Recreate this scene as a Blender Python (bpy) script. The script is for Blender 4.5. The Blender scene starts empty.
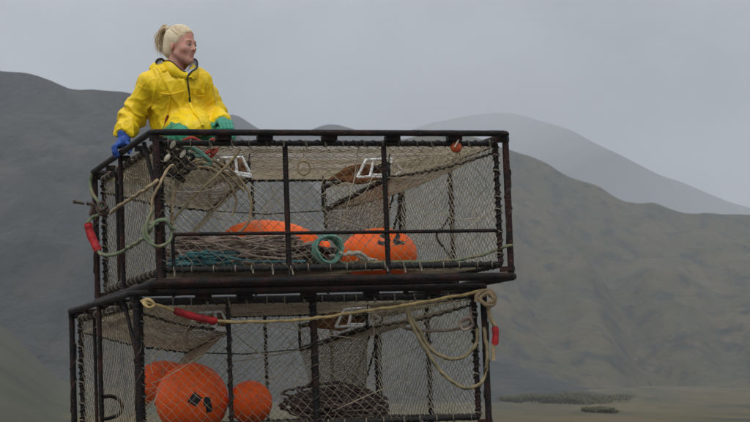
import bpy, bmesh, math, random
import numpy as np
from mathutils import Vector, Matrix, noise as mnoise

random.seed(7)
rng = np.random.default_rng(7)
SC = bpy.context.scene
COL = SC.collection
PI = math.pi

# ------------------------------------------------------------------ camera
EYE = Vector((0.0, 0.0, 1.5))
PITCH = 0.0923
cam_data = bpy.data.cameras.new("camera")
cam = bpy.data.objects.new("camera", cam_data)
COL.objects.link(cam)
cam.location = EYE
cam.rotation_euler = (PI / 2 + PITCH, 0, 0)
cam_data.sensor_width = 36
cam_data.lens = 2000 * 36 / 750
cam_data.clip_start = 0.1
cam_data.clip_end = 9000
cam_data.dof.use_dof = True
cam_data.dof.focus_distance = 11.6
cam_data.dof.aperture_fstop = 14.0
SC.camera = cam

# ------------------------------------------------------------------ sky, sun, exposure
SUN_EL, SUN_AZ = math.radians(52), math.radians(200)      # azimuth from +y towards +x
SKY_GREY = 1.12        # radiance of the cloud deck overhead
world = bpy.data.worlds.new("World")
SC.world = world
world.use_nodes = True
nt = world.node_tree
nt.nodes.clear()
W = nt.nodes.new
wout = W("ShaderNodeOutputWorld"); wbg = W("ShaderNodeBackground"); wbg.inputs["Strength"].default_value = 0.1
sky = W("ShaderNodeTexSky"); sky.sky_type = "NISHITA"; sky.sun_disc = False
sky.sun_elevation = SUN_EL; sky.sun_rotation = SUN_AZ; sky.dust_density = 4.0; sky.air_density = 1.5
tc = W("ShaderNodeTexCoord"); sep = W("ShaderNodeSeparateXYZ")
nt.links.new(tc.outputs["Generated"], sep.inputs[0])
mr = W("ShaderNodeMapRange"); mr.inputs["From Min"].default_value = 0; mr.inputs["From Max"].default_value = 1
mr.inputs["To Min"].default_value = 0.285 * SKY_GREY * 10; mr.inputs["To Max"].default_value = SKY_GREY * 10
nt.links.new(sep.outputs["Z"], mr.inputs["Value"])
cn = W("ShaderNodeTexNoise"); cn.inputs["Scale"].default_value = 2.2; cn.inputs["Detail"].default_value = 5
cn.inputs["Roughness"].default_value = 0.55
cmap = W("ShaderNodeMapping"); cmap.inputs["Scale"].default_value = (2.2, 2.2, 4.0); cmap.inputs["Location"].default_value = (3.3, 1.2, 0.4)
nt.links.new(tc.outputs["Generated"], cmap.inputs["Vector"]); nt.links.new(cmap.outputs[0], cn.inputs["Vector"])
cr = W("ShaderNodeMapRange"); cr.inputs["From Min"].default_value = 0.3; cr.inputs["From Max"].default_value = 0.7
cr.inputs["To Min"].default_value = 0.66; cr.inputs["To Max"].default_value = 1.34
nt.links.new(cn.outputs["Fac"], cr.inputs["Value"])
mm = W("ShaderNodeMath"); mm.operation = "MULTIPLY"
nt.links.new(mr.outputs[0], mm.inputs[0]); nt.links.new(cr.outputs[0], mm.inputs[1])
grey = W("ShaderNodeMixRGB"); grey.blend_type = "MULTIPLY"; grey.inputs[0].default_value = 1
grey.inputs[1].default_value = (0.935, 0.985, 1.055, 1)
nt.links.new(mm.outputs[0], grey.inputs[2])
mx = W("ShaderNodeMixRGB"); mx.inputs[0].default_value = 0.93
nt.links.new(sky.outputs[0], mx.inputs[1]); nt.links.new(grey.outputs[0], mx.inputs[2])
nt.links.new(mx.outputs[0], wbg.inputs["Color"]); nt.links.new(wbg.outputs[0], wout.inputs["Surface"])

sun_d = bpy.data.lights.new("sun", "SUN")
sun_d.energy = 1.5
sun_d.angle = math.radians(25)
sun_d.color = (1.0, 0.965, 0.92)
sun = bpy.data.objects.new("sun", sun_d)
COL.objects.link(sun)
sd = Vector((math.sin(SUN_AZ) * math.cos(SUN_EL), math.cos(SUN_AZ) * math.cos(SUN_EL), math.sin(SUN_EL)))
sun.rotation_euler = sd.to_track_quat("Z", "Y").to_euler()
sun.location = (0, -20, 40)

SC.view_settings.view_transform = "Standard"
SC.view_settings.look = "None"
SC.view_settings.exposure = 0.10
SC.view_settings.gamma = 1.0
SC.cycles.volume_bounces = 1
SC.cycles.max_bounces = 8

# ------------------------------------------------------------------ materials
def mat(name, col, rough=0.7, col2=None, scale=8.0, lo=0.4, hi=0.6, bump=0.0, bscale=60.0, spec=0.35,
        sheen=0.0, stretch=None, col3=None, scale3=40.0, lo3=0.55, hi3=0.7, metal=0.0, bdist=0.02):
    m = bpy.data.materials.new(name); m.use_nodes = True
    n = m.node_tree; N = n.nodes.new; b = n.nodes["Principled BSDF"]
    b.inputs["Base Color"].default_value = (*col, 1); b.inputs["Roughness"].default_value = rough
    b.inputs["Specular IOR Level"].default_value = spec; b.inputs["Metallic"].default_value = metal
    if sheen: b.inputs["Sheen Weight"].default_value = sheen
    t = N("ShaderNodeTexCoord"); src = t.outputs["Object"]
    if stretch:
        mp = N("ShaderNodeMapping"); mp.inputs["Scale"].default_value = stretch
        n.links.new(src, mp.inputs["Vector"]); src = mp.outputs[0]
    cur = None
    def layer(base, c, s, l, h):
        nz = N("ShaderNodeTexNoise"); nz.inputs["Scale"].default_value = s; nz.inputs["Detail"].default_value = 6
        nz.inputs["Roughness"].default_value = 0.62
        n.links.new(src, nz.inputs["Vector"])
        r = N("ShaderNodeMapRange"); r.inputs["From Min"].default_value = l; r.inputs["From Max"].default_value = h
        n.links.new(nz.outputs["Fac"], r.inputs["Value"])
        x = N("ShaderNodeMixRGB"); n.links.new(r.outputs[0], x.inputs[0])
        if base is None: x.inputs[1].default_value = (*col, 1)
        else: n.links.new(base, x.inputs[1])
        x.inputs[2].default_value = (*c, 1)
        return x.outputs[0]
    if col2: cur = layer(cur, col2, scale, lo, hi)
    if col3: cur = layer(cur, col3, scale3, lo3, hi3)
    if cur is not None: n.links.new(cur, b.inputs["Base Color"])
    if bump:
        nz = N("ShaderNodeTexNoise"); nz.inputs["Scale"].default_value = bscale; nz.inputs["Detail"].default_value = 4
        n.links.new(src, nz.inputs["Vector"])
        bp = N("ShaderNodeBump"); bp.inputs["Strength"].default_value = bump; bp.inputs["Distance"].default_value = bdist
        n.links.new(nz.outputs["Fac"], bp.inputs["Height"]); n.links.new(bp.outputs[0], b.inputs["Normal"])
    return m

M = {}
M["steel"] = mat("rusty_black_steel", (0.006, 0.005, 0.005), 0.6, (0.040, 0.014, 0.010), 9, 0.46, 0.66, 0.5, 70, 0.22, col3=(0.014, 0.008, 0.007), scale3=35)
M["steel_rust"] = mat("red_rust_steel", (0.034, 0.010, 0.009), 0.62, (0.008, 0.006, 0.006), 7, 0.42, 0.6, 0.6, 80, 0.22, col3=(0.08, 0.028, 0.016), scale3=45)
M["rubber"] = mat("black_rubber_wrap", (0.008, 0.008, 0.008), 0.65, (0.022, 0.018, 0.015), 25, 0.5, 0.7, 0.3, 90)
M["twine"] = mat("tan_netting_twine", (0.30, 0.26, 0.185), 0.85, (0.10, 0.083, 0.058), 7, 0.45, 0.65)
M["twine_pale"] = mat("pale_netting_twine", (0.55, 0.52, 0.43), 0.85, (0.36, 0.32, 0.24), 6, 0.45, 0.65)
M["twine_web"] = mat("olive_web_twine", (0.50, 0.44, 0.33), 0.9, (0.33, 0.28, 0.19), 5, 0.42, 0.62)
M["twine_dark"] = mat("dark_lashing_twine", (0.028, 0.022, 0.017), 0.8, (0.10, 0.075, 0.045), 30, 0.5, 0.68)
M["knot"] = mat("cream_lacing_twine", (0.22, 0.19, 0.145), 0.85, (0.09, 0.07, 0.05), 9, 0.5, 0.7)
M["orange"] = mat("orange_buoy_vinyl", (0.93, 0.135, 0.006), 0.5, (0.88, 0.105, 0.006), 9, 0.5, 0.75, 0.12, 40, 0.3, col3=(0.40, 0.12, 0.035), scale3=16, lo3=0.58, hi3=0.78)
M["orange_old"] = mat("weathered_orange_vinyl", (0.93, 0.115, 0.006), 0.55, (0.74, 0.085, 0.010), 12, 0.5, 0.72, 0.12, 40, 0.3, col3=(0.25, 0.10, 0.04), scale3=18, lo3=0.57, hi3=0.72)
M["paint_black"] = mat("black_marker_paint", (0.012, 0.012, 0.014), 0.6, (0.05, 0.03, 0.02), 60, 0.6, 0.75)
M["rope_brown"] = mat("mauve_brown_rope", (0.30, 0.222, 0.18), 0.9, (0.17, 0.12, 0.095), 14, 0.42, 0.62, col3=(0.48, 0.40, 0.32), scale3=9, lo3=0.56, hi3=0.7)
M["rope_dark"] = mat("dark_brown_rope", (0.10, 0.068, 0.055), 0.9, (0.05, 0.035, 0.03), 14, 0.42, 0.62, col3=(0.19, 0.14, 0.115), scale3=9, lo3=0.58, hi3=0.7)
M["rope_teal"] = mat("teal_rope", (0.06, 0.19, 0.20), 0.85, (0.03, 0.085, 0.10), 10, 0.45, 0.62, col3=(0.20, 0.30, 0.27), scale3=15, lo3=0.58, hi3=0.72)
M["rope_mint"] = mat("mint_green_rope", (0.17, 0.36, 0.29), 0.85, (0.09, 0.22, 0.18), 12, 0.45, 0.62)
M["rope_sage"] = mat("sage_green_rope", (0.15, 0.19, 0.11), 0.88, (0.23, 0.20, 0.12), 9, 0.45, 0.62)
M["rope_tan"] = mat("tan_rope", (0.36, 0.27, 0.16), 0.9, (0.20, 0.15, 0.09), 14, 0.45, 0.65)
M["rope_yellow"] = mat("mustard_rope", (0.45, 0.335, 0.15), 0.9, (0.30, 0.225, 0.11), 10, 0.45, 0.65)
M["rope_olive"] = mat("olive_rope", (0.30, 0.245, 0.14), 0.9, (0.17, 0.14, 0.08), 12, 0.45, 0.65)
M["rope_red"] = mat("red_line", (0.36, 0.035, 0.025), 0.85, (0.22, 0.04, 0.03), 14, 0.45, 0.65)
M["rope_cream"] = mat("cream_rope", (0.5, 0.45, 0.36), 0.9, (0.3, 0.26, 0.2), 14, 0.45, 0.65)
M["red_plastic"] = mat("red_chafe_sleeve", (0.42, 0.018, 0.022), 0.6, (0.24, 0.014, 0.018), 14, 0.45, 0.65, 0.4, 60, 0.3, col3=(0.12, 0.03, 0.025), scale3=34, lo3=0.58, hi3=0.7)
M["white_plastic"] = mat("white_trigger_plastic", (0.85, 0.85, 0.84), 0.45, (0.45, 0.42, 0.38), 20, 0.55, 0.72)
M["web_cloth"] = mat("rust_brown_web_cloth", (0.25, 0.105, 0.035), 0.9, (0.15, 0.075, 0.03), 12, 0.42, 0.62, 0.4, 120)
M["float_orange"] = mat("small_orange_float", (0.55, 0.10, 0.03), 0.5, (0.25, 0.05, 0.02), 30, 0.5, 0.7)
M["skin"] = mat("skin", (0.58, 0.325, 0.25), 0.68, (0.56, 0.225, 0.17), 22, 0.42, 0.66, 0.05, 300, 0.4)
M["lips"] = mat("lips", (0.47, 0.19, 0.155), 0.45)
M["brow"] = mat("brow_hair", (0.42, 0.28, 0.17), 0.8)
M["eye_white"] = mat("eye_white", (0.42, 0.38, 0.36), 0.25)
M["iris"] = mat("iris", (0.03, 0.045, 0.05), 0.2)
M["hair"] = mat("blonde_hair", (0.80, 0.69, 0.50), 0.5, (0.66, 0.53, 0.34), 30, 0.4, 0.65, 0.2, 220, 0.3, stretch=(4, 1, 4))
M["hair_dark"] = mat("darker_blonde_hair", (0.38, 0.27, 0.14), 0.55, (0.5, 0.37, 0.2), 40, 0.45, 0.7, 0.4, 220)
M["jacket"] = mat("yellow_rain_jacket", (0.88, 0.62, 0.005), 0.5, (0.82, 0.55, 0.006), 6, 0.4, 0.7, 0.12, 45, 0.45, col3=(0.60, 0.41, 0.03), scale3=9, lo3=0.66, hi3=0.8)
M["lining"] = mat("grey_collar_lining", (0.40, 0.42, 0.46), 0.75, (0.25, 0.27, 0.31), 22, 0.45, 0.65, 0.3, 60)
M["black_trim"] = mat("black_zip_trim", (0.014, 0.014, 0.016), 0.6)
M["zip_red"] = mat("dark_red_pull_cord", (0.18, 0.03, 0.015), 0.6)
M["trousers"] = mat("green_rain_trousers", (0.045, 0.29, 0.165), 0.55, (0.03, 0.20, 0.12), 9, 0.45, 0.65, 0.3, 50)
M["boots"] = mat("brown_rubber_boots", (0.05, 0.035, 0.025), 0.55, (0.03, 0.022, 0.018), 14)
M["glove_blue"] = mat("blue_rubber_glove", (0.018, 0.075, 0.34), 0.5, (0.012, 0.05, 0.22), 20, 0.5, 0.7, 0.2, 80)
M["glove_green"] = mat("teal_green_rubber_glove", (0.04, 0.27, 0.17), 0.5, (0.03, 0.19, 0.13), 20, 0.5, 0.7, 0.2, 80)

# ------------------------------------------------------------------ mesh helpers
class MB:
    """collects geometry, then links it as one mesh object"""
    def __init__(s): s.v = []; s.f = []; s.mi = []; s.n = 0; s.cur = 0
    def add(s, verts, faces):
        verts = np.asarray(verts, float).reshape(-1, 3)
        o = s.n; s.v.append(verts); s.n += len(verts)
        for f in faces: s.f.append(tuple(i + o for i in f)); s.mi.append(s.cur)
    def verts(s): return np.concatenate(s.v) if s.v else np.zeros((0, 3))
    def build(s, name, mats, parent=None, smooth=True, matrix=None, recentre=False):
        me = bpy.data.meshes.new(name); V = s.verts(); c = Vector((0, 0, 0))
        if recentre:
            c = Vector(((V[:, 0].min() + V[:, 0].max()) / 2, (V[:, 1].min() + V[:, 1].max()) / 2, V[:, 2].min()))
            V = V - np.array(c)
        me.from_pydata(V.tolist(), [], s.f)
        if not isinstance(mats, (list, tuple)): mats = [mats]
        for m in mats: me.materials.append(m)
        me.polygons.foreach_set("material_index", s.mi)
        if smooth: me.polygons.foreach_set("use_smooth", [True] * len(s.f))
        me.update()
        o = bpy.data.objects.new(name, me); COL.objects.link(o)
        if parent is not None: o.parent = parent
        if matrix is not None: o.matrix_world = matrix @ Matrix.Translation(c)
        elif recentre: o.location = c
        return o

def smooth_path(pts, step=0.02, closed=False):
    P = np.asarray(pts, float); n = len(P); out = []
    rngi = range(n if closed else n - 1)
    for i in rngi:
        p1, p2 = P[i], P[(i + 1) % n]
        p0 = P[i - 1] if (i > 0 or closed) else 2 * p1 - p2
        p3 = P[(i + 2) % n] if (i + 2 < n or closed) else 2 * p2 - p1
        k = max(2, int(np.linalg.norm(p2 - p1) / step))
        t = np.linspace(0, 1, k, endpoint=False)[:, None]
        out.append(0.5 * ((2 * p1) + (-p0 + p2) * t + (2 * p0 - 5 * p1 + 4 * p2 - p3) * t * t + (-p0 + 3 * p1 - 3 * p2 + p3) * t ** 3))
    if not closed: out.append(P[-1:])
    return np.concatenate(out)

def frames(P, closed=False):
    n = len(P)
    if closed: T = np.roll(P, -1, 0) - np.roll(P, 1, 0)
    else: T = np.gradient(P, axis=0)
    T /= np.linalg.norm(T, axis=1)[:, None] + 1e-12
    a = np.array([0, 0, 1.0]) if abs(T[0][2]) < 0.9 else np.array([1.0, 0, 0])
    N = np.zeros_like(P); x = np.cross(T[0], a); N[0] = x / np.linalg.norm(x)
    for i in range(1, n):
        x = N[i - 1] - T[i] * np.dot(N[i - 1], T[i]); N[i] = x / (np.linalg.norm(x) + 1e-12)
    return T, N, np.cross(T, N)

def tube(mb, P, r, sides=8, closed=False, caps=True, lobes=0, pitch=0.05, lob=0.2, jit=0.0):
    P = np.asarray(P, float); n = len(P); T, N, B = frames(P, closed)
    R = np.full(n, r) if np.isscalar(r) else np.asarray(r, float)
    if jit: R = R * (1 + jit * rng.normal(size=n))
    s = np.concatenate([[0], np.cumsum(np.linalg.norm(np.diff(P, axis=0), axis=1))])
    a = np.arange(sides) * 2 * PI / sides
    A = a[None, :] + np.zeros((n, 1))
    rad = R[:, None] * np.ones((1, sides))
    if lobes: rad = rad * (1 + lob * np.cos(lobes * A + s[:, None] * 2 * PI / pitch))
    V = P[:, None, :] + rad[..., None] * (np.cos(A)[..., None] * N[:, None, :] + np.sin(A)[..., None] * B[:, None, :])
    F = []
    for i in range(n if closed else n - 1):
        j = (i + 1) % n
        for k in range(sides):
            l = (k + 1) % sides
            F.append((i * sides + k, j * sides + k, j * sides + l, i * sides + l)[::-1])
    if caps and not closed:
        F.append(tuple(range(sides))); F.append(tuple(range((n - 1) * sides, n * sides))[::-1])
    mb.add(V.reshape(-1, 3), F)

def line(a, b, n): return np.linspace(a, b, n)

def bar(mb, a, b, r, sides=10, jit=0.03):
    L = np.linalg.norm(np.array(b) - np.array(a)); tube(mb, line(a, b, max(3, int(L / 0.05))), r, sides, jit=jit)

def helix(P, R, pitch, per=10, closed=False, wob=0.0):
    """a winding line round the path P"""
    P = np.asarray(P, float)
    if closed: P = np.vstack([P, P[:1]])
    s = np.concatenate([[0], np.cumsum(np.linalg.norm(np.diff(P, axis=0), axis=1))])
    n = max(4, int(s[-1] / pitch * per)); q = np.linspace(0, s[-1], n)
    Q = np.stack([np.interp(q, s, P[:, i]) for i in range(3)], 1)
    T, N, B = frames(Q)
    ph = q / pitch * 2 * PI
    if wob: ph = ph + wob * np.sin(q * 17.0) + wob * np.sin(q * 7.3)
    return Q + R * (np.cos(ph)[:, None] * N + np.sin(ph)[:, None] * B)

def box(mb, c, s, rot=None):
    c = np.array(c); h = np.array(s) / 2
    v = np.array([[x, y, z] for x in (-1, 1) for y in (-1, 1) for z in (-1, 1)]) * h
    if rot is not None: v = v @ np.array(rot).T
    mb.add(v + c, [(0, 1, 3, 2), (4, 6, 7, 5), (0, 4, 5, 1), (2, 3, 7, 6), (0, 2, 6, 4), (1, 5, 7, 3)])

def blob(mb, c, r, seg=8, jit=0.0):
    c = np.array(c); r = np.array(r if not np.isscalar(r) else (r, r, r)); V = [c + r * (0, 0, 1)]; F = []
    rings = max(3, seg // 2)
    for i in range(1, rings):
        t = PI * i / rings
        for k in range(seg):
            p = 2 * PI * k / seg; j = 1 + jit * rng.normal()
            V.append(c + r * np.array((math.sin(t) * math.cos(p), math.sin(t) * math.sin(p), math.cos(t))) * j)
    V.append(c - r * (0, 0, 1)); L = len(V) - 1
    for k in range(seg):
        F.append((0, 1 + k, 1 + (k + 1) % seg)); b = 1 + (rings - 2) * seg; F.append((L, b + (k + 1) % seg, b + k))
    for i in range(rings - 2):
        for k in range(seg):
            a = 1 + i * seg; F.append((a + k, a + seg + k, a + seg + (k + 1) % seg, a + (k + 1) % seg))
    mb.add(np.array(V), F)

def net(mb, c00, c10, c11, c01, cw, ch, r, sag=(0, 0, 0), jit=0.12, knots=True, wave=0.0):
    """knotted diamond netting over the quad c00-c10-c11-c01"""
    c00, c10, c11, c01 = [np.array(c, float) for c in (c00, c10, c11, c01)]
    wid = (np.linalg.norm(c10 - c00) + np.linalg.norm(c11 - c01)) / 2
    hei = (np.linalg.norm(c01 - c00) + np.linalg.norm(c11 - c10)) / 2
    nx, ny = max(2, 2 * round(wid / cw)), max(2, 2 * round(hei / ch))
    I, J = np.meshgrid(np.arange(nx + 1), np.arange(ny + 1), indexing="ij")
    s = I / nx; t = J / ny
    inner = (I > 0) & (I < nx) & (J > 0) & (J < ny)
    s = s + inner * rng.normal(size=s.shape) * jit / nx * 2 * 0.5
    t = t + inner * rng.normal(size=s.shape) * jit / ny * 2 * 0.5
    if wave:
        t = t + inner * wave * np.sin(s * 9 + 1) / ny; s = s + inner * wave * np.sin(t * 7 + s * 3) / nx
    S, Tt = s[..., None], t[..., None]
    P = (1 - S) * (1 - Tt) * c00 + S * (1 - Tt) * c10 + S * Tt * c11 + (1 - S) * Tt * c01
    P = P + np.array(sag) * (np.sin(PI * np.clip(S, 0, 1)) * np.sin(PI * np.clip(Tt, 0, 1))) ** 0.8
    A, B = [], []
    even = (I + J) % 2 == 0
    for di in (1, -1):
        ok = even & (I + di >= 0) & (I + di <= nx) & (J < ny)
        i, j = I[ok], J[ok]
        A.append(P[i, j]); B.append(P[i + di, j + 1])
        odd_ok = (~even) & False
    # every even node links up-left and up-right; odd rows start from the nodes reached
    A = np.concatenate(A); B = np.concatenate(B)
    D = B - A; D /= np.linalg.norm(D, axis=1)[:, None] + 1e-9
    nrm = np.cross(c10 - c00, c01 - c00); nrm /= np.linalg.norm(nrm)
    N = np.cross(D, nrm); N /= np.linalg.norm(N, axis=1)[:, None] + 1e-9
    Bn = np.cross(D, N)
    ring = [np.cos(a) * N + np.sin(a) * Bn for a in (0, 2 * PI / 3, 4 * PI / 3)]
    m = len(A)
    V = np.stack([A + r * ring[0], A + r * ring[1], A + r * ring[2], B + r * ring[0], B + r * ring[1], B + r * ring[2]], 1).reshape(-1, 3)
    F = []
    for k in range(m):
        o = 6 * k; F += [(o, o + 1, o + 4, o + 3), (o + 1, o + 2, o + 5, o + 4), (o + 2, o, o + 3, o + 5)]
    mb.add(V, F)
    if knots:
        K = P[even]; q = r * 2.1; m = len(K)
        off = np.array([(1, 0, 0), (0, 1, 0), (-1, 0, 0), (0, -1, 0), (0, 0, 1), (0, 0, -1)]) * q
        V = (K[:, None, :] + off[None]).reshape(-1, 3); F = []
        for k in range(m):
            o = 6 * k
            for a in range(4):
                b = (a + 1) % 4; F += [(o + a, o + b, o + 4), (o + b, o + a, o + 5)]
        mb.add(V, F)

def tag(o, label=None, cat=None, group=None, kind=None):
    if label: o["label"] = label
    if cat: o["category"] = cat
    if group: o["group"] = group
    if kind: o["kind"] = kind
    return o

def empty(name, matrix):
    o = bpy.data.objects.new(name, None); o.empty_display_size = 0.2; COL.objects.link(o); o.matrix_world = matrix
    return o

# ------------------------------------------------------------------ terrain (all in metres; EYE is 1.5 m over the plain)
def sstep(x, a, b):
    t = np.clip((x - a) / (b - a), 0, 1); return t * t * (3 - 2 * t)

def vnoise(x, y, seed=0):
    xi, yi = np.floor(x), np.floor(y); fx, fy = x - xi, y - yi
    fx = fx * fx * (3 - 2 * fx); fy = fy * fy * (3 - 2 * fy)
    def h(a, b):
        v = np.sin(a * 127.1 + b * 311.7 + seed * 74.7) * 43758.5453; return v - np.floor(v)
    return (h(xi, yi) * (1 - fx) + h(xi + 1, yi) * fx) * (1 - fy) + (h(xi, yi + 1) * (1 - fx) + h(xi + 1, yi + 1) * fx) * fy

def fbm(x, y, seed=0, oct=5, rid=False):
    a, s, f = 1.0, 0, 1.0; tot = 0
    for k in range(oct):
        n = vnoise(x * f, y * f, seed + k * 3.1)
        if rid: n = 1 - np.abs(2 * n - 1)
        s = s + a * n; tot += a; a *= 0.5; f *= 2.03
    return s / tot

TILT = 0.0385          # the whole stack stands on a knoll that leans this much
KN = np.array([-0.55, 12.2])
def ground_z(x, y):
    d = np.hypot(x - KN[0], y - KN[1])
    pad = (1.262 + TILT * x)
    k = 1 - sstep(d, 2.3, 8.5)
    base = (0.8 * (fbm(x / 31, y / 31, 2, 4) - 0.5) + 0.35 * (fbm(x / 3.7, y / 9, 8, 3) - 0.5)) * sstep(np.hypot(x, y), 25, 80)
    rise = sstep(np.hypot(x, y), 240, 520) * 4.0
    return (base + rise) * (1 - k) + pad * k + 0.02 * (fbm(x * 2, y * 2, 5, 3) - 0.5) * (1 - sstep(d, 0, 3) * 0.0) * k

def grid_obj(name, X, Y, Z, m, kind="structure"):
    n, k = X.shape; V = np.stack([X, Y, Z], -1).reshape(-1, 3)
    idx = np.arange(n * k).reshape(n, k)
    F = np.stack([idx[:-1, :-1], idx[1:, :-1], idx[1:, 1:], idx[:-1, 1:]], -1).reshape(-1, 4)
    me = bpy.data.meshes.new(name); me.from_pydata(V.tolist(), [], F.tolist()); me.materials.append(m)
    me.polygons.foreach_set("use_smooth", [True] * len(F)); me.update()
    o = bpy.data.objects.new(name, me); COL.objects.link(o); o["kind"] = kind
    return o

def ground_mat():
    m = mat("moorland_grass", (0.084, 0.066, 0.020), 0.95, (0.024, 0.029, 0.011), 0.25, 0.40, 0.62, 1.0, 1.1,
            col3=(0.085, 0.064, 0.026), scale3=0.7, lo3=0.46, hi3=0.64, stretch=(0.3, 0.05, 1), bdist=0.25)
    n = m.node_tree; N = n.nodes.new; b = n.nodes["Principled BSDF"]
    old = b.inputs["Base Color"].links[0].from_socket
    t = N("ShaderNodeTexCoord"); d = N("ShaderNodeVectorMath"); d.operation = "DISTANCE"
    d.inputs[1].default_value = (KN[0], KN[1], 1.0); n.links.new(t.outputs["Object"], d.inputs[0])
    r = N("ShaderNodeMapRange"); r.inputs["From Min"].default_value = 5; r.inputs["From Max"].default_value = 12
    n.links.new(d.outputs["Value"], r.inputs["Value"])
    g = N("ShaderNodeTexVoronoi"); g.inputs["Scale"].default_value = 30; n.links.new(t.outputs["Object"], g.inputs["Vector"])
    gr = N("ShaderNodeValToRGB"); gr.color_ramp.elements[0].color = (0.05, 0.047, 0.042, 1); gr.color_ramp.elements[1].color = (0.17, 0.16, 0.145, 1)
    n.links.new(g.outputs["Color"], gr.inputs[0])
    x = N("ShaderNodeMixRGB"); n.links.new(r.outputs[0], x.inputs[0]); n.links.new(gr.outputs[0], x.inputs[1]); n.links.new(old, x.inputs[2])
    n.links.new(x.outputs[0], b.inputs["Base Color"])
    return m

ang = np.concatenate([np.linspace(-PI, -0.4, 60), np.linspace(-0.38, 0.5, 300), np.linspace(0.52, PI, 60)])
rad = np.concatenate([np.linspace(0.01, 9, 46), np.geomspace(9.4, 2900, 170)])
A_, R_ = np.meshgrid(ang, rad, indexing="ij")
GX, GY = KN[0] + R_ * np.sin(A_), KN[1] + R_ * np.cos(A_)
grid_obj("ground", GX, GY, ground_z(GX, GY), ground_mat())

hill_near = mat("dark_heath_slope", (0.021, 0.023, 0.021), 0.95, (0.040, 0.037, 0.029), 0.05, 0.44, 0.62, 0.9, 0.35,
                stretch=(1, 0.3, 0.8), col3=(0.014, 0.016, 0.012), scale3=0.16, lo3=0.5, hi3=0.64, bdist=2.2)
hill_mid = mat("olive_heath_slope", (0.040, 0.040, 0.017), 0.95, (0.070, 0.054, 0.026), 0.045, 0.42, 0.62, 0.9, 0.3,
               stretch=(1, 0.28, 0.8), col3=(0.016, 0.018, 0.011), scale3=0.17, lo3=0.50, hi3=0.62, bdist=1.7)
hill_far = mat("far_heath_slope", (0.028, 0.030, 0.028), 0.95, (0.020, 0.022, 0.020), 0.008, 0.42, 0.6)
hill_low = mat("green_brown_slope", (0.046, 0.045, 0.022), 0.95, (0.042, 0.044, 0.020), 0.06, 0.42, 0.6, 0.7, 0.6,
               col3=(0.028, 0.03, 0.016), scale3=0.12, lo3=0.54, hi3=0.64)

def hill(name, ridge, r0, r1, m, z0=0.0, seed=1, amp=0.10, gw=60.0, prof=1.15, nx=260, nt=90, gully=()):
    """a ridge whose crest follows 'ridge': (bearing in thousandths, slope of the crest over the eye in thousandths)"""
    ridge = np.array(ridge, float)
    b = np.linspace(ridge[0, 0], ridge[-1, 0], nx)
    sl = np.interp(b, ridge[:, 0], ridge[:, 1])
    sl = sl + 2.6 * (fbm(b / 14.0, b * 0, seed + 30, 5) - 0.5) * (1.3 if r1 > 1200 else 1.0); ker = np.ones(3) / 3; sl = np.convolve(np.pad(sl, 1, mode="edge"), ker, "valid")
    t = np.concatenate([np.linspace(-0.06, 1, nt), np.linspace(1.02, 1.9, 24)])
    Bq, Tq = np.meshgrid(b / 1000.0, t, indexing="ij")
    S = np.repeat(sl[:, None], len(t), 1) / 1000.0
    Rr = r0 + (r1 - r0) * Tq + 12 * (fbm(Bq * 40, Tq * 0, seed + 9) - 0.5)
    X = Rr * Bq; Y = Rr * np.sqrt(1 - np.clip(Bq, -0.9, 0.9) ** 2)
    top = 1.5 + S * r1
    up = np.clip(Tq, 0, 1) ** prof
    up = up * (1 - 0.25 * np.sin(up * PI) * 0.6)
    down = 1 - sstep(Tq, 1.0, 1.9) * 0.9
    Z = z0 + (top - z0) * np.where(Tq <= 1, up, down)
    g = fbm(X / gw + 0.25 * fbm(X / 90, Y / 90, seed + 4), Y / (gw * 2.6), seed, 5, True) - 0.55
    fine = fbm(X / 14, Y / 14, seed + 20, 4) - 0.5
    w = np.sin(np.clip(Tq, 0, 1) * PI) ** 0.7
    Z = Z + (top - z0) * amp * g * w + (top - z0) * amp * 0.35 * (fbm(X / (gw * .34), Y / (gw * .8), seed + 40, 4, True) - .55) * w + 3.0 * fine * np.clip(w + 0.25 * (Tq > 0.5), 0, 1) * min(1.0, r1 / 800)
    for path, depth, wid in gully:        # stream gullies cut into the slope
        for (b0, t0), (b1, t1) in zip(path[:-1], path[1:]):
            u = np.clip((Tq - t0) / (t1 - t0), 0, 1); dx = (Bq * 1000 - (b0 + (b1 - b0) * u + 1.5 * np.sin(Tq * 40))) * Rr / 1000
            inn = sstep(Tq, min(t0, t1) - .03, min(t0, t1) + .03) * (1 - sstep(Tq, max(t0, t1) - .03, max(t0, t1) + .03)) if False else ((Tq >= min(t0, t1)) & (Tq <= max(t0, t1)))
            Z = Z - inn * depth * np.exp(-(dx / wid) ** 2) * np.sin(PI * np.clip((Tq - path[0][1]) / (path[-1][1] - path[0][1]), 0, 1)) ** 0.5
    Z = np.where(Tq < 0, Z - 6 * (-Tq / 0.06), Z)
    return grid_obj(name, X, Y, Z, m)

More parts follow.
